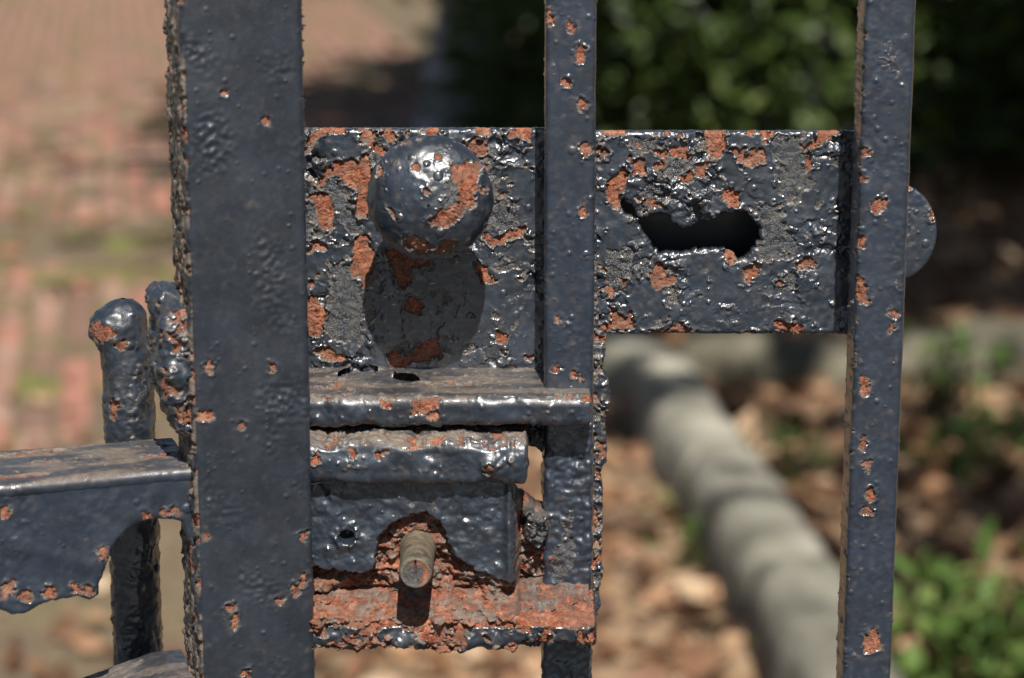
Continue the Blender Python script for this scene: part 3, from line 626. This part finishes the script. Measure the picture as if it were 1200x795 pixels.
P, at = weather(P, N, polys=LEL([(310, 141, 7, 6), (263, 109, 5, 4), (355, 628, 9, 8), (270, 713, 7, 8), (275, 727, 5, 14), (240, 487, 14, 8), (245, 430, 6, 9), (319, 431, 5, 7), (327, 705, 7, 4), (288, 790, 5, 10), (347, 690, 6, 10), (355, 680, 7, 12), (240, 628, 5, 6), (283, 498, 4, 5)]),
                lump=.42, ls=13, rip=.12, zlo=.02, fine=.05, bp=.35, bs=5, bh=.55, zs=24., sb=.1, curl=.5, t=.8, thr=1.3, cs=6, mthr=1.4, mid=.3, seed=40,
                rustfn=lambda P, N: np.where(N[:, 0] < -.6, .95, np.where(N[:, 0] > .6, .6, 0)) )
at['dust'] = np.clip(at['dust'] + .95 * (N[:, 0] < -.6) * ss(-.2, .4, perlin(P / np.array([6, 6, 14]), 70)), 0, 1)
mesh_from('post', world(post_to_gate(P)), Q, M_POST, post, at)
# ragged paint curls along the right edge of the post
rng = random.Random(5)
V = []; T = []
for k in range(46):
    z0 = rng.choice([rng.uniform(zv(0, 60), zt), rng.uniform(zv(140, 60), zv(0, 60))]); n = len(V); w = rng.uniform(.8, 2.6); hh = rng.uniform(1.2, 4)
    b0 = -rng.uniform(1, 8); dd = rng.uniform(-1, 1)
    V += [(-.3, b0, z0), (-.3, b0, z0 + hh), (w, b0 + dd, z0 + hh * rng.uniform(.3, .9)), (w * .5, b0 + dd * .6, z0 + hh * rng.uniform(-.2, .3)), (w * .8, b0 - 1, z0 + hh * .5)]
    T += [(n, n + 1, n + 2), (n, n + 2, n + 3), (n + 1, n + 4, n + 2), (n, n + 4, n + 1)]
V = np.array(V); z = np.zeros(len(V)); ob = mesh_from('paint_curls', world(post_to_gate(V)), np.zeros((0, 4)), M_POST, post, dict(rust=z, matte=z, dust=z), smooth=False, tris=T); ob['kind'] = 'stuff'
# rail: top flange + torn front flange, hanging 8 mm behind the post's front
RB = -8.0
za = local_a(215, 551, RB)[1]; xl = -PWID + .5
sec, nor = rrect(-56, RB, za - 5, za, 2.2, .5, (0, 3))
P, N, Q = loft(sec, nor, np.arange(-PWID - 120, xl, .5), 'x')
P, at = weather(P, N, lump=.5, ls=12, dust=.8, bp=.15, bs=6, bh=.5, thr=1.0, cs=7, t=.7, curl=.4, seed=44, rustfn=lambda P, N: (N[:, 2] > .5) * (.15 + .75 * ss(.0, .5, perlin(P / np.array([38, 8, 8]), 110))))
rail = mesh_from('rail', world(post_to_gate(P)), Q, M_BAR, post, at)
# front flange as an outlined plate (front = b axis)
FL = [(-40, 566), (0, 560), (228, 540), (232, 700), (226, 690), (224, 640), (214, 612), (200, 609), (186, 608), (172, 610), (160, 615), (149, 622), (139, 632), (131, 644), (126, 657), (122, 670), (116, 684), (116, 697), (105, 704), (92, 699), (70, 703), (52, 707), (30, 719), (14, 721), (0, 715), (-40, 718)]
FLp = LPX(FL, RB)
FLp[0] = (-PWID - 118, za - 2); FLp[1] = (-PWID - 80, za - 2); FLp[2] = (-PWID + .8, za - 2); FLp[3][0] = -PWID + .8
def fl_fn(P):
    x, z = P[:, 0], P[:, 2]
    sag = LPX([(20, 640), (75, 655), (112, 665), (150, 610), (185, 580)], RB); s_ = np.full(len(x), 99.)
    for q in range(len(sag) - 1):
        (ax, az), (bx, bz) = sag[q], sag[q + 1]; t = np.clip(((x - ax) * (bx - ax) + (z - az) * (bz - az)) / ((bx - ax) ** 2 + (bz - az) ** 2), 0, 1)
        s_ = np.minimum(s_, np.hypot(x - ax - t * (bx - ax), z - az - t * (bz - az)))
    P[:, 1] += .55 * np.exp(-(s_ / 3.4) ** 2)
    return {}
V, Q, at = sheet(FLp, RB - .6, 4, res=.5, rnd=1.5, rag=.45, dfn=fl_fn, polys=LEL([(102, 692, 14, 8), (174, 604, 10, 6), (120, 650, 8, 14), (10, 690, 14, 18), (35, 560, 9, 6), (5, 600, 6, 9), (60, 695, 16, 9), (90, 690, 10, 8), (30, 700, 10, 12), (200, 600, 16, 5), (222, 650, 5, 30)], RB), lump=.7, ls=12, fine=.06, bp=.3, bs=7, bh=.8, thr=1.0, cs=8, curl=.5, seed=46)
mesh_from('rail_flange', world(post_to_gate(V)), Q, M_BAR, post, at)
# lower rail
zl = local_a(236, 803, RB)[1]
sec, nor = rrect(-52, RB, zl - 40, zl, 3, .6, (0, 3))
P, N, Q = loft(sec, nor, np.arange(-PWID - 120, xl, .6), 'x')
P[:, 2] -= 9 * ss(-PWID - 6, -PWID - 50, P[:, 0])
P, at = weather(P, N, lump=.7, ls=10, dust=.6, thr=.95, seed=48)
mesh_from('rail', world(post_to_gate(P)), Q, M_BAR, post, at)
# hinge lug welded to the post's left side
za2 = local_a(185, 334, -36)[1]; zb2 = local_a(214, 508, -6)[1]; lift = local_a(185, 480, -36)[1] - zb2
sec, nor = rrect(-PWID - 9.5, -PWID + 1, -42, -4, 4.2, .45, (1,))
P, N, Q = loft(sec, nor, np.arange(zb2, za2, .45), 'z')
tz_ = (P[:, 2] - zb2) / (za2 - zb2); bk = ss(-8, -40, P[:, 1])
P[:, 2] += lift * bk * (1 - tz_); P[:, 2] -= 4.5 * (1 - bk) * ss(.7, 1, tz_)
cxm = -PWID - 4; P[:, 0] += 4.5 * ss(.35, 0, tz_) * (P[:, 0] < cxm)
rd = ss(.86, 1, tz_); P[:, 0] = cxm + (P[:, 0] - cxm) * (1 - .25 * rd * rd); P[:, 1] = -23 + (P[:, 1] + 23) * (1 - .1 * rd * rd)
P = P + N * (2.4 * perlin(P / 10, 105) + .8 * perlin(P / 4, 107))[:, None]
P, at = weather(P, N, lump=1.0, ls=8, mid=.35, fine=.12, thr=.62, cs=6, bp=.6, bs=5.5, bh=1, t=1.1, curl=.8, seed=50, rustfn=lambda P, N: .5 * (N[:, 1] > .2) * ss(-.4, .2, perlin(P / 11, 106)) + .05)
mesh_from('hinge_lug', world(post_to_gate(P)), Q, M_IRON, post, at)

# drop rod standing behind the rail
RDp = -2.0
rx = xu(151, 470, RDp); rz1 = zv(385, RDp)
rod = empty('drop_rod', (rx / 1000, -RDp / 1000, 0), 'round black iron drop rod with bulbous worn head standing behind the left rail', 'bolt rod')
na = 130; ang = np.linspace(0, 2 * np.pi, na, endpoint=False)
zz = along(-1240, rz1 + 12, zb, rz1 + 12, .5); zz = zz[zz <= rz1 + 12]
V = []; N = []
for q in zz:
    h = q - rz1; r = 10.2; ox = 0
    b = math.exp(-((h - 1) / 8.5) ** 2); r += 1.6 * b; ox = -3.6 * b
    if h > 0: r *= math.sqrt(max(0.0, 1 - (h / 12.05) ** 2.4))
    V.append(np.stack([rx + ox + r * np.cos(ang), RDp + r * np.sin(ang), np.full(na, q)], 1))
    e = min(1, max(0, h / 12)); N.append(np.stack([np.cos(ang) * math.sqrt(1 - e * e), np.sin(ang) * math.sqrt(1 - e * e), np.full(na, e)], 1))
V, N = np.concatenate(V), np.concatenate(N); i = np.arange(na); j = (i + 1) % na
Q = np.concatenate([np.stack([k * na + i, k * na + j, (k + 1) * na + j, (k + 1) * na + i], 1) for k in range(len(zz) - 1)])[:, ::-1]
V = V + N * (.6 * perlin(V / 8, 108) + .25 * perlin(V / 3, 109) - .3)[:, None]
P, at = weather(V, N, polys=EL([(132, 382, 10, 12), (146, 397, 7, 7), (137, 475, 5, 14), (118, 385, 8, 14)], RDp), lump=.9, ls=8, fine=.1, bp=.5, bs=6, bh=.8, thr=1.0, cs=5, fa=.8, fs=8, ft=.12, fz=-.1, seed=54)
mesh_from('rod', world(P), Q, M_IRON, rod, at)

# ------------------------------------------------------------------ ground
def cgrid(lo, hi, dlo, dhi, step):
    a = np.arange(dlo, dhi, step)
    return np.concatenate([-np.geomspace(-lo + .0, -dlo + .05, 24) if lo < 0 and dlo < 0 else np.linspace(lo, dlo, 24, endpoint=False), a, np.geomspace(dhi, hi, 24)])
gx = cgrid(-150, 150, -3.2, 4.2, .06); gy = cgrid(-150, 150, -1.0, 20, .07)
X, Y = np.meshgrid(gx, gy); sh = X.shape; X, Y = X.ravel(), Y.ravel()
P3 = np.stack([X, Y, X * 0], 1)
BETA = R(9.5); cb, sb_ = math.cos(BETA), math.sin(BETA)               # the path runs away to the left
_e = ground_pt(505, 75); TE = _e[0] * cb + _e[1] * sb_                  # its right edge, measured across
def is_path(x, y, w=0.0): return ss(TE + .1, TE - .06, x * cb + y * sb_ + w) * ss(3.8, 4.3, y + 2 * w) * ss(.0, -.25, x - .55 * np.clip(y - 8.0, -1.2, 2) + .25 + w)
path = is_path(X, Y, .1 * perlin(P3 * 1.6, 80))
cover = perlin(P3 * np.array([.30, .55, 1]), 82) + .45 * perlin(P3 * np.array([1.6, 1.0, 1]), 83)
near = ss(4.5, 14, Y)
zg = .012 * perlin(P3 * 3, 84) + .006 * perlin(P3 * 9, 85)
zp = -.012 + .022 * ss(.08, .6, cover) + .004 * perlin(P3 * 6, 86)
zg = zg * (1 - path) + zp * path + .10 * ss(1.0, 3.2, X) * ss(3, 6, Y)
nX, nY = sh[1], sh[0]; idx = np.arange(nX * nY).reshape(nY, nX)
Q = np.stack([idx[:-1, :-1].ravel(), idx[:-1, 1:].ravel(), idx[1:, 1:].ravel(), idx[1:, :-1].ravel()], 1)
gr = mesh_from('ground', np.stack([X, Y, zg], 1), Q, M_SOIL, None, dict(path=np.maximum(path, ss(-.15, -.4, X)), moss=np.clip(path * .9 + .15, 0, 1)))
gr['kind'] = 'structure'
def gz_at(x, y):
    i = np.clip(np.searchsorted(gx, x), 0, nX - 1); j = np.clip(np.searchsorted(gy, y), 0, nY - 1); return zg[j * nX + i]

# unseen grey ground added before the gate to cut warm bounced light
pv = mesh_from('bounce_cut_ground', [(-40, -60, .03), (40, -60, .03), (40, 1.6, .03), (-40, 1.6, .03), (-40, 1.6, -.2), (40, 1.6, -.2)], [(0, 1, 2, 3), (3, 2, 5, 4)], plain('bounce_cut_grey', [(.3, (.035, .036, .038)), (.7, (.07, .072, .075))], 6), None, smooth=False)
pv['kind'] = 'structure'
# bricks of the path
bp_ = bpy.data.objects.new('brick_path', None); COL.objects.link(bp_); bp_.location = (-1.5, 8, 0); bp_['kind'] = 'structure'
rng = random.Random(21)
BW, BL, BH = .096, .215, .05
def brick_geo(r):
    w, l = (BW - .022) / 2, (BL - .014) / 2; b = .006; V = []
    for (q, z) in ((0, -BH), (0, -b), (b, 0)):
        for sx, sy in ((-1, -1), (1, -1), (1, 1), (-1, 1)):
            V.append((sx * (w - q) + r.uniform(-.002, .002), sy * (l - q) + r.uniform(-.003, .003), z + (r.uniform(-.003, .001) if z == 0 else 0)))
    F = [(8, 9, 10, 11)] + [(k, (k + 1) % 4, 4 + (k + 1) % 4, 4 + k) for k in range(4)] + [(4 + k, 4 + (k + 1) % 4, 8 + (k + 1) % 4, 8 + k) for k in range(4)]
    return np.array(V), np.array(F)
def projects(x, y, z=0):
    r = np.array([x, y, z]) - CAM; dep = r[1] * cp - r[2] * sp; up = r[1] * sp + r[2] * cp
    return 600 + FPX * r[0] / dep, 397.5 - FPX * up / dep
meshes = []
tones = [(.30, .14, .10), (.22, .105, .076), (.28, .175, .13), (.17, .10, .074), (.25, .145, .105)]
bmats = []
for k, c in enumerate(tones):
    bmats.append(plain('worn_brick_tone', [(.25, tuple(q * .6 for q in c)), (.5, c), (.75, tuple(min(1, q * 1.25 + .03) for q in c))], 12, .92, 90, .004))
for k in range(15):
    V, F = brick_geo(rng); me = bpy.data.meshes.new('brick'); me.from_pydata(V.tolist(), [], F.tolist()); me.materials.append(bmats[k % 5]); meshes.append(me)
allb = []
for c in range(44):
    t = TE - BW * (c + .5); off = (c % 2) * BL / 2
    for k in range(int(16.6 / BL)):
        q = 3.5 + off + k * BL; x, y = t * cb - q * sb_, t * sb_ + q * cb
        if y > 4.0 and is_path(np.array([x]), np.array([y]))[0] > .5: allb.append((x, y))
vis = []
for b in allb:
    u, v = projects(*b); s_ = (-30 < u < 215 and -15 < v < 530) or (345 < u < 500 and -15 < v < 150)
    cov = gz_at(*b) > -.001
    vis.append((0 if (s_ and not cov) else 1, b[1]))
order = sorted(range(len(allb)), key=lambda i: vis[i])
VV, FF = [], []
for n, i in enumerate(order):
    x, y = allb[i]; k = rng.randrange(15); rot = (rng.gauss(0, .012), rng.gauss(0, .012), BETA + rng.gauss(0, .012)); z = rng.gauss(0, .0025) - (.014 if rng.random() < .22 else 0)
    if n < 300:
        o = bpy.data.objects.new('brick', meshes[k]); COL.objects.link(o); o.parent = bp_
        o.location = (x + 1.5, y - 8, z); o.rotation_euler = rot
    else:
        V = np.array([v.co[:] for v in meshes[k].vertices]); F = np.array([p.vertices[:] for p in meshes[k].polygons])
        FF.append(F + 12 * len(VV)); VV.append(np.stack([V[:, 0] * cb - V[:, 1] * sb_ + x, V[:, 0] * sb_ + V[:, 1] * cb + y, V[:, 2] + z], 1))
me = mesh_from('brick_paving', np.concatenate(VV), np.concatenate(FF), M_BRICK, bp_, smooth=False); me['kind'] = 'stuff'

# ------------------------------------------------------------------ stones
def stone_mesh(name, size, seed, mat, parent, loc, rotz, n=26):
    """worn cut stone: rounded box, uneven"""
    a = np.linspace(-1, 1, n); F = []; V = []
    for ax in range(3):
        for sg in (-1, 1):
            A, B = np.meshgrid(a, a); o = np.stack([A.ravel(), B.ravel(), np.full(n * n, sg)], 1)
            o = np.roll(o, ax, axis=1); base = len(V) * n * n; V.append(o)
            i = np.arange(n * n).reshape(n, n); q = np.stack([i[:-1, :-1].ravel(), i[:-1, 1:].ravel(), i[1:, 1:].ravel(), i[1:, :-1].ravel()], 1) + base
            F.append(q if sg > 0 else q[:, ::-1])
    V = np.concatenate(V); p = 4.0; A = np.abs(V)
    k_ = np.maximum(A[:, 1], A[:, 2]) / np.maximum((A[:, 1] ** p + A[:, 2] ** p) ** (1 / p), 1e-6) * (1 - .16 * ss(.92, 1, A[:, 0])); V[:, 1] *= k_; V[:, 2] *= k_
    V = V * np.array(size) / 2
    nn = V / np.linalg.norm(V, axis=1)[:, None]
    V = V + nn * (perlin(V * 7, seed) * .010 + perlin(V * 25, seed + 1) * .006 + perlin(V * 60, seed + 2) * .003)[:, None]
    c, s = math.cos(rotz), math.sin(rotz); V = np.stack([V[:, 0] * c - V[:, 1] * s, V[:, 0] * s + V[:, 1] * c, V[:, 2]], 1) + np.array(loc)
    return mesh_from(name, V, np.concatenate(F), mat, parent)
edge_px = [(668, 372), (712, 392), (768, 425), (808, 475), (845, 535), (882, 598), (925, 668), (972, 745), (1025, 840), (1085, 950)]
ept = [ground_pt(u, v, .14) for u, v in edge_px]
edging = empty('stone_edging', (ept[3][0], ept[3][1], 0), 'curving border of pale rounded edging stones along the leafy bed', 'stone border')
acc = [0.0]
for k in range(1, len(ept)): acc.append(acc[-1] + math.hypot(ept[k][0] - ept[k - 1][0], ept[k][1] - ept[k - 1][1]))
xs_, ys_ = [e[0] for e in ept], [e[1] for e in ept]
rng = random.Random(3); s0 = 0; k = 0
while s0 < acc[-1]:
    L = rng.uniform(.62, .85); m = s0 + L / 2
    x, y = np.interp(m, acc, xs_), np.interp(m, acc, ys_); x2, y2 = np.interp(m + .1, acc, xs_), np.interp(m + .1, acc, ys_)
    stone_mesh('stone', (L - .03, rng.uniform(.175, .19), .34), 200 + k, M_STONES[(k * 2 + k // 3) % 3], edging, (x, y, .0 + rng.uniform(-.012, .012)), math.atan2(y2 - y, x2 - x) + rng.uniform(-.02, .02))
    s0 += L; k += 1
# low stone bank at the back of the bed
bank = empty('low_stone_bank', (1.6, 7.0, 0), 'low row of rough grey stones behind the bed under the dark shrubs', 'stone bank')
rng = random.Random(8)
for k, (u, v) in enumerate([(870, 425), (960, 432), (1045, 432), (1130, 424), (1215, 418)]):
    x, y = ground_pt(u, v, .1); stone_mesh('stone', (rng.uniform(.24, .34), .26, rng.uniform(.14, .2)), 260 + k, M_BANK, bank, (x, y + .25, .03), rng.uniform(-.3, .3), 18)
# pale rock left of the trunk
# ------------------------------------------------------------------ leaves
def leaf_cloud(centers, dirs, sizes, tones, rng, wid=.5, cup=.25):
    """six-sided cupped leaves; centers n x 3, dirs n x 3 = along the leaf"""
    n = len(centers); d = dirs / np.linalg.norm(dirs, axis=1)[:, None]
    r = rng.normal(size=(n, 3)); s = np.cross(d, r); s /= np.linalg.norm(s, axis=1)[:, None]; u = np.cross(s, d)
    tpl = [(0, 0, 0), (.3, wid * .46, cup * .3), (.72, wid * .36, cup * .25), (1, 0, -cup * .3), (.72, -wid * .36, cup * .25), (.3, -wid * .46, cup * .3), (.5, 0, 0)]
    V = np.stack([centers + sizes[:, None] * (a * d + b * s + c * u) for a, b, c in tpl], 1).reshape(-1, 3)
    base = np.arange(n)[:, None] * 7; T = np.concatenate([base + np.array(t) for t in ((6, 0, 1), (6, 1, 2), (6, 2, 3), (6, 3, 4), (6, 4, 5), (6, 5, 0))])
    return V, T, np.repeat(tones, 7)
NR = np.random.RandomState(77)
def litter(name, n, xr_, yr_, size, flt=None):
    x = NR.uniform(*xr_, n); y = yr_[0] + (yr_[1] - yr_[0]) * NR.rand(n) ** 1.2
    if flt is not None:
        m = flt(x, y); x, y = x[m], y[m]
    c = np.stack([x, y, gz_at(x, y) + NR.uniform(.002, .03, len(x))], 1); d = np.stack([NR.normal(size=len(x)), NR.normal(size=len(x)), NR.normal(size=len(x)) * .25], 1)
    V, T, t = leaf_cloud(c, d, NR.uniform(size * .6, size * 1.3, len(x)), NR.rand(len(x)), NR, .62, .3)
    o = mesh_from(name, V, np.zeros((0, 4)), M_DEAD, None, dict(tone=t), smooth=False, tris=T); tag(o, kind='stuff'); return o
o = litter('fallen_leaves', 9000, (-.5, 3.2), (2.4, 9.5), .075)
tag(o, 'dry brown fallen leaves covering the soil beside the stone edging', 'leaf litter')
o = litter('fallen_leaves', 2600, (-2.8, -.4), (2.2, 19), .06, lambda x, y: (perlin(np.stack([x * .30, y * .55, x * 0], 1), 82) > .1) | (y < 5.0))
tag(o, 'dry leaves and crumbs scattered over the worn brick path', 'leaf litter')
def tube(pts, rads, na=8):
    pts = np.array(pts, float); V = []; 
    for k, p in enumerate(pts):
        t = pts[min(k + 1, len(pts) - 1)] - pts[max(k - 1, 0)]; t /= np.linalg.norm(t)
        a = np.cross(t, [0.3, .9, .2]); a /= np.linalg.norm(a); b = np.cross(t, a)
        for q in range(na):
            f = 2 * math.pi * q / na; V.append(p + rads[k] * (math.cos(f) * a + math.sin(f) * b))
    Q = [(k * na + q, k * na + (q + 1) % na, (k + 1) * na + (q + 1) % na, (k + 1) * na + q) for k in range(len(pts) - 1) for q in range(na)]
    return np.array(V), np.array(Q)
def join(parts):
    V, Q, n = [], [], 0
    for v, q in parts: V.append(v); Q.append(q + n); n += len(v)
    return np.concatenate(V), np.concatenate(Q)
def shrub(name, x, y, rx_, ry_, h, n, mat, label, cat, lsize, group=None, tone=(0, 1), clumps=40, z0=0):
    root = empty(name, (x, y, z0), label, cat, group); rs = np.random.RandomState(int(abs(x * 991 + y * 313)) + n)
    # clumps on branch tips
    th = rs.uniform(0, 6.283, clumps); rr_ = np.sqrt(rs.uniform(.05, 1, clumps)); zc = h * (.12 + .83 * rs.rand(clumps)) 
    k = np.sqrt(np.clip(1 - ((zc / h - .42) / .62) ** 2, .1, 1))
    cc = np.stack([x + rx_ * rr_ * k * np.cos(th), y + ry_ * rr_ * k * np.sin(th), z0 + zc], 1)
    stems = [tube([(x + rs.normal() * .03, y + rs.normal() * .03, z0 - .02), ((x + c[0]) / 2, (y + c[1]) / 2, z0 + (c[2] - z0) * .6), tuple(c)], [.012 * h + .004, .007 * h + .003, .002]) for c in cc[:min(clumps, 26)]]
    V, Q = join(stems); mesh_from('stem', V, Q, M_STEM if mat is M_LEAF else M_BARK, root)
    w = rs.randint(0, clumps, n); sp_ = .16 * max(rx_, h) * (30 / clumps) ** .4
    off = rs.normal(size=(n, 3)) * sp_ * np.array([1, 1, .75]); c = cc[w] + off; c[:, 2] = np.maximum(c[:, 2], z0 + .02)
    d = off + rs.normal(size=(n, 3)) * sp_ * .8 + np.array([0, -.02, .02]); t = np.clip(tone[0] + (tone[1] - tone[0]) * (rs.rand(clumps)[w] * .6 + rs.rand(n) * .4), 0, 1)
    V, T, tt = leaf_cloud(c, d, rs.uniform(.6, 1.3, n) * lsize, t, rs)
    o = mesh_from('foliage', V, np.zeros((0, 4)), mat, root, dict(tone=tt), smooth=False, tris=T); o['kind'] = 'stuff'
    return root
# dark shrubs behind the bed
sg = 'dark evergreen shrubs behind the bed'
for (x, y, rx_, ry_, h, lab) in ((.5, 8.8, .55, .7, 1.3, 'dark evergreen shrub nearest the tree trunk'), (1.15, 8.2, .75, .7, 1.5, 'tall dark evergreen shrub behind the pierced lock plate'),
                                 (1.75, 8.6, .8, .7, 1.6, 'dark evergreen shrub right of the keeper disc, partly behind the right bar'), (2.4, 8.0, .8, .8, 1.6, 'dark evergreen shrub at the right edge above the grey stones'),
                                 (.7, 10.6, 1.0, .8, 1.5, 'far dark shrub between the trunk and the taller shrubs'), (3.1, 9.0, .9, .9, 1.7, 'rightmost far dark shrub in deep shade')):
    shrub('evergreen_shrub', x, y, rx_, ry_, h, 3600, M_LEAFDK, lab, 'shrub', .11, sg, clumps=60)
# leafy plants lit by the sun
x, y = ground_pt(1165, 830); shrub('leafy_plant', x + .03, y + .04, .19, .17, .21, 240, M_LEAF, 'lush bright green leafy plant at the lower right corner', 'plant', .07, 'green plants in the bed', clumps=26, z0=.02)
x, y = ground_pt(1120, 570); shrub('leafy_plant', x, y, .12, .10, .09, 80, M_LEAF, 'low green seedling among brown leaves right of the bar', 'plant', .05, 'green plants in the bed', clumps=12, z0=.03)
x, y = ground_pt(1112, 490); shrub('leafy_plant', x, y, .09, .09, .18, 70, M_LEAF, 'upright green sprig in front of the low grey stones', 'plant', .055, 'green plants in the bed', clumps=12, z0=.03)
x, y = ground_pt(1198, 540); shrub('leafy_plant', x, y, .06, .06, .07, 24, M_LEAF, 'small green sprig at the right edge of the bed', 'plant', .05, 'green plants in the bed', clumps=8, z0=.03)
for (u, v, lab) in ((925, 575, 'green weed growing at the back of the edging stones'), (842, 605, 'small weed tuft in the joint between edging stones'), (822, 665, 'single tiny weed among fallen leaves before the edging stones'), (935, 775, 'pale green weed at the foot of the nearest edging stone')):
    x, y = ground_pt(u, v); shrub('weed', x, y, .06, .06, .10, 40, M_LEAF, lab, 'weed', .04, 'weeds by the edging stones', clumps=5, z0=.02)

# ------------------------------------------------------------------ trees that shade the back of the bed
FLECKS = [tuple(at_y(u, v, y)[:1]) + (y, at_y(u, v, y)[1], fr) for (u, v, y, fr) in ((980, 45, 7.7, .5), (930, 115, 7.6, .3), (800, 60, 8.0, .14), (1110, 480, 5.8, .2), (1150, 330, 6.6, .12), (610, 50, 8.6, .2), (725, 40, 7.9, .2), (870, 15, 7.8, .2), (860, 90, 7.6, .2), (760, 90, 7.7, .18), (910, 60, 7.7, .2), (1110, 200, 7.3, .14), (1165, 235, 7.2, .12), (780, 440, 5.9, .12), (1100, 480, 5.6, .22), (1120, 560, 4.9, .2))]
def tree(name, x, y, hgt, r0, cc, cr, nl, label, lsize=.22, lean=0.0, fringe=()):
    root = empty(name, (x, y, 0), label, 'tree'); rs = np.random.RandomState(int(nl + x * 10))
    parts = [tube([(x, y, -.1), (x + .02, y, .25), (x + lean * .3, y, hgt * .4), (x + lean * .7, y - .2, hgt * .75), (x + lean, y - .4, hgt)], [r0 * 1.35, r0 * 1.05, r0 * .85, r0 * .6, r0 * .2], 18)]
    cl = []
    for k in range(110):
        d = rs.normal(size=3); d /= np.linalg.norm(d); p = np.array(cc) + d * np.array(cr) * rs.uniform(.25, 1) ** .5; cl.append(p)
    for (a, b) in fringe: cl.append(np.array([a, b, cc[2] + rs.uniform(-.3, .3)]))
    for p in cl[:30]:
        s = np.array([x + lean * .6, y - .15, hgt * rs.uniform(.5, .9)]); m = (s + p) / 2 + np.array([0, 0, -.2]); parts.append(tube([s, m, p], [r0 * .35, r0 * .2, .015], 7))
    V, Q = join(parts); mesh_from('trunk', V, Q, M_BARK, root)
    cl = np.array(cl); w = rs.randint(0, len(cl), nl); off = rs.normal(size=(nl, 3)) * np.array([.42, .42, .3]) * np.where(w >= 110, .45, 1.0)[:, None]; c = cl[w] + off
    keep = (w < 110) | (rs.rand(nl) < .3)                                        # gaps in the crown let flecks of sun through
    for (fx, fy, fz, fr) in FLECKS:
        t = (c[:, 2] - fz) / SUNDIR.z; qx, qy = c[:, 0] - SUNDIR.x * t - fx, c[:, 1] - SUNDIR.y * t - fy
        keep &= (qx * qx + qy * qy * .6) > fr * fr
    c, off = c[keep], off[keep]; nl = len(c)
    V, T, tt = leaf_cloud(c, off + rs.normal(size=(nl, 3)) * .3, rs.uniform(.7, 1.3, nl) * lsize, rs.rand(nl), rs, .6)
    o = mesh_from('crown', V, np.zeros((0, 4)), M_LEAFDK, root, dict(tone=tt), smooth=False, tris=T); o['kind'] = 'stuff'
    return root
tx_, ty_ = at_y(540, 100, 9.4)[0], 9.4
tree('broadleaf_tree', tx_, ty_, 6.0, .17, (1.35, 5.3, 5.6), (1.75, 3.7, .8), 20000, 'grey tree trunk in shade above the left lock plate, its crown overhead', lean=1.2, fringe=[(-.1, 1.95), (.15, 1.7), (.35, 1.5), (.1, 1.35), (.62, 1.55), (.9, 1.4), (1.1, 1.75), (1.3, 1.3)] + [tuple(np.array(ground_pt(u, v, .05)) + np.array([SUNDIR.x, SUNDIR.y]) * (5.55 / SUNDIR.z)) for u, v in ((1075, 600), (1085, 530), (785, 470), (745, 400))])
tree('broadleaf_tree', 4.2, 9.5, 6.5, .17, (3.4, 5.3, 5.6), (1.7, 3.8, .9), 18000, 'second grey tree standing in the dark shrubs far right', lean=-.3)
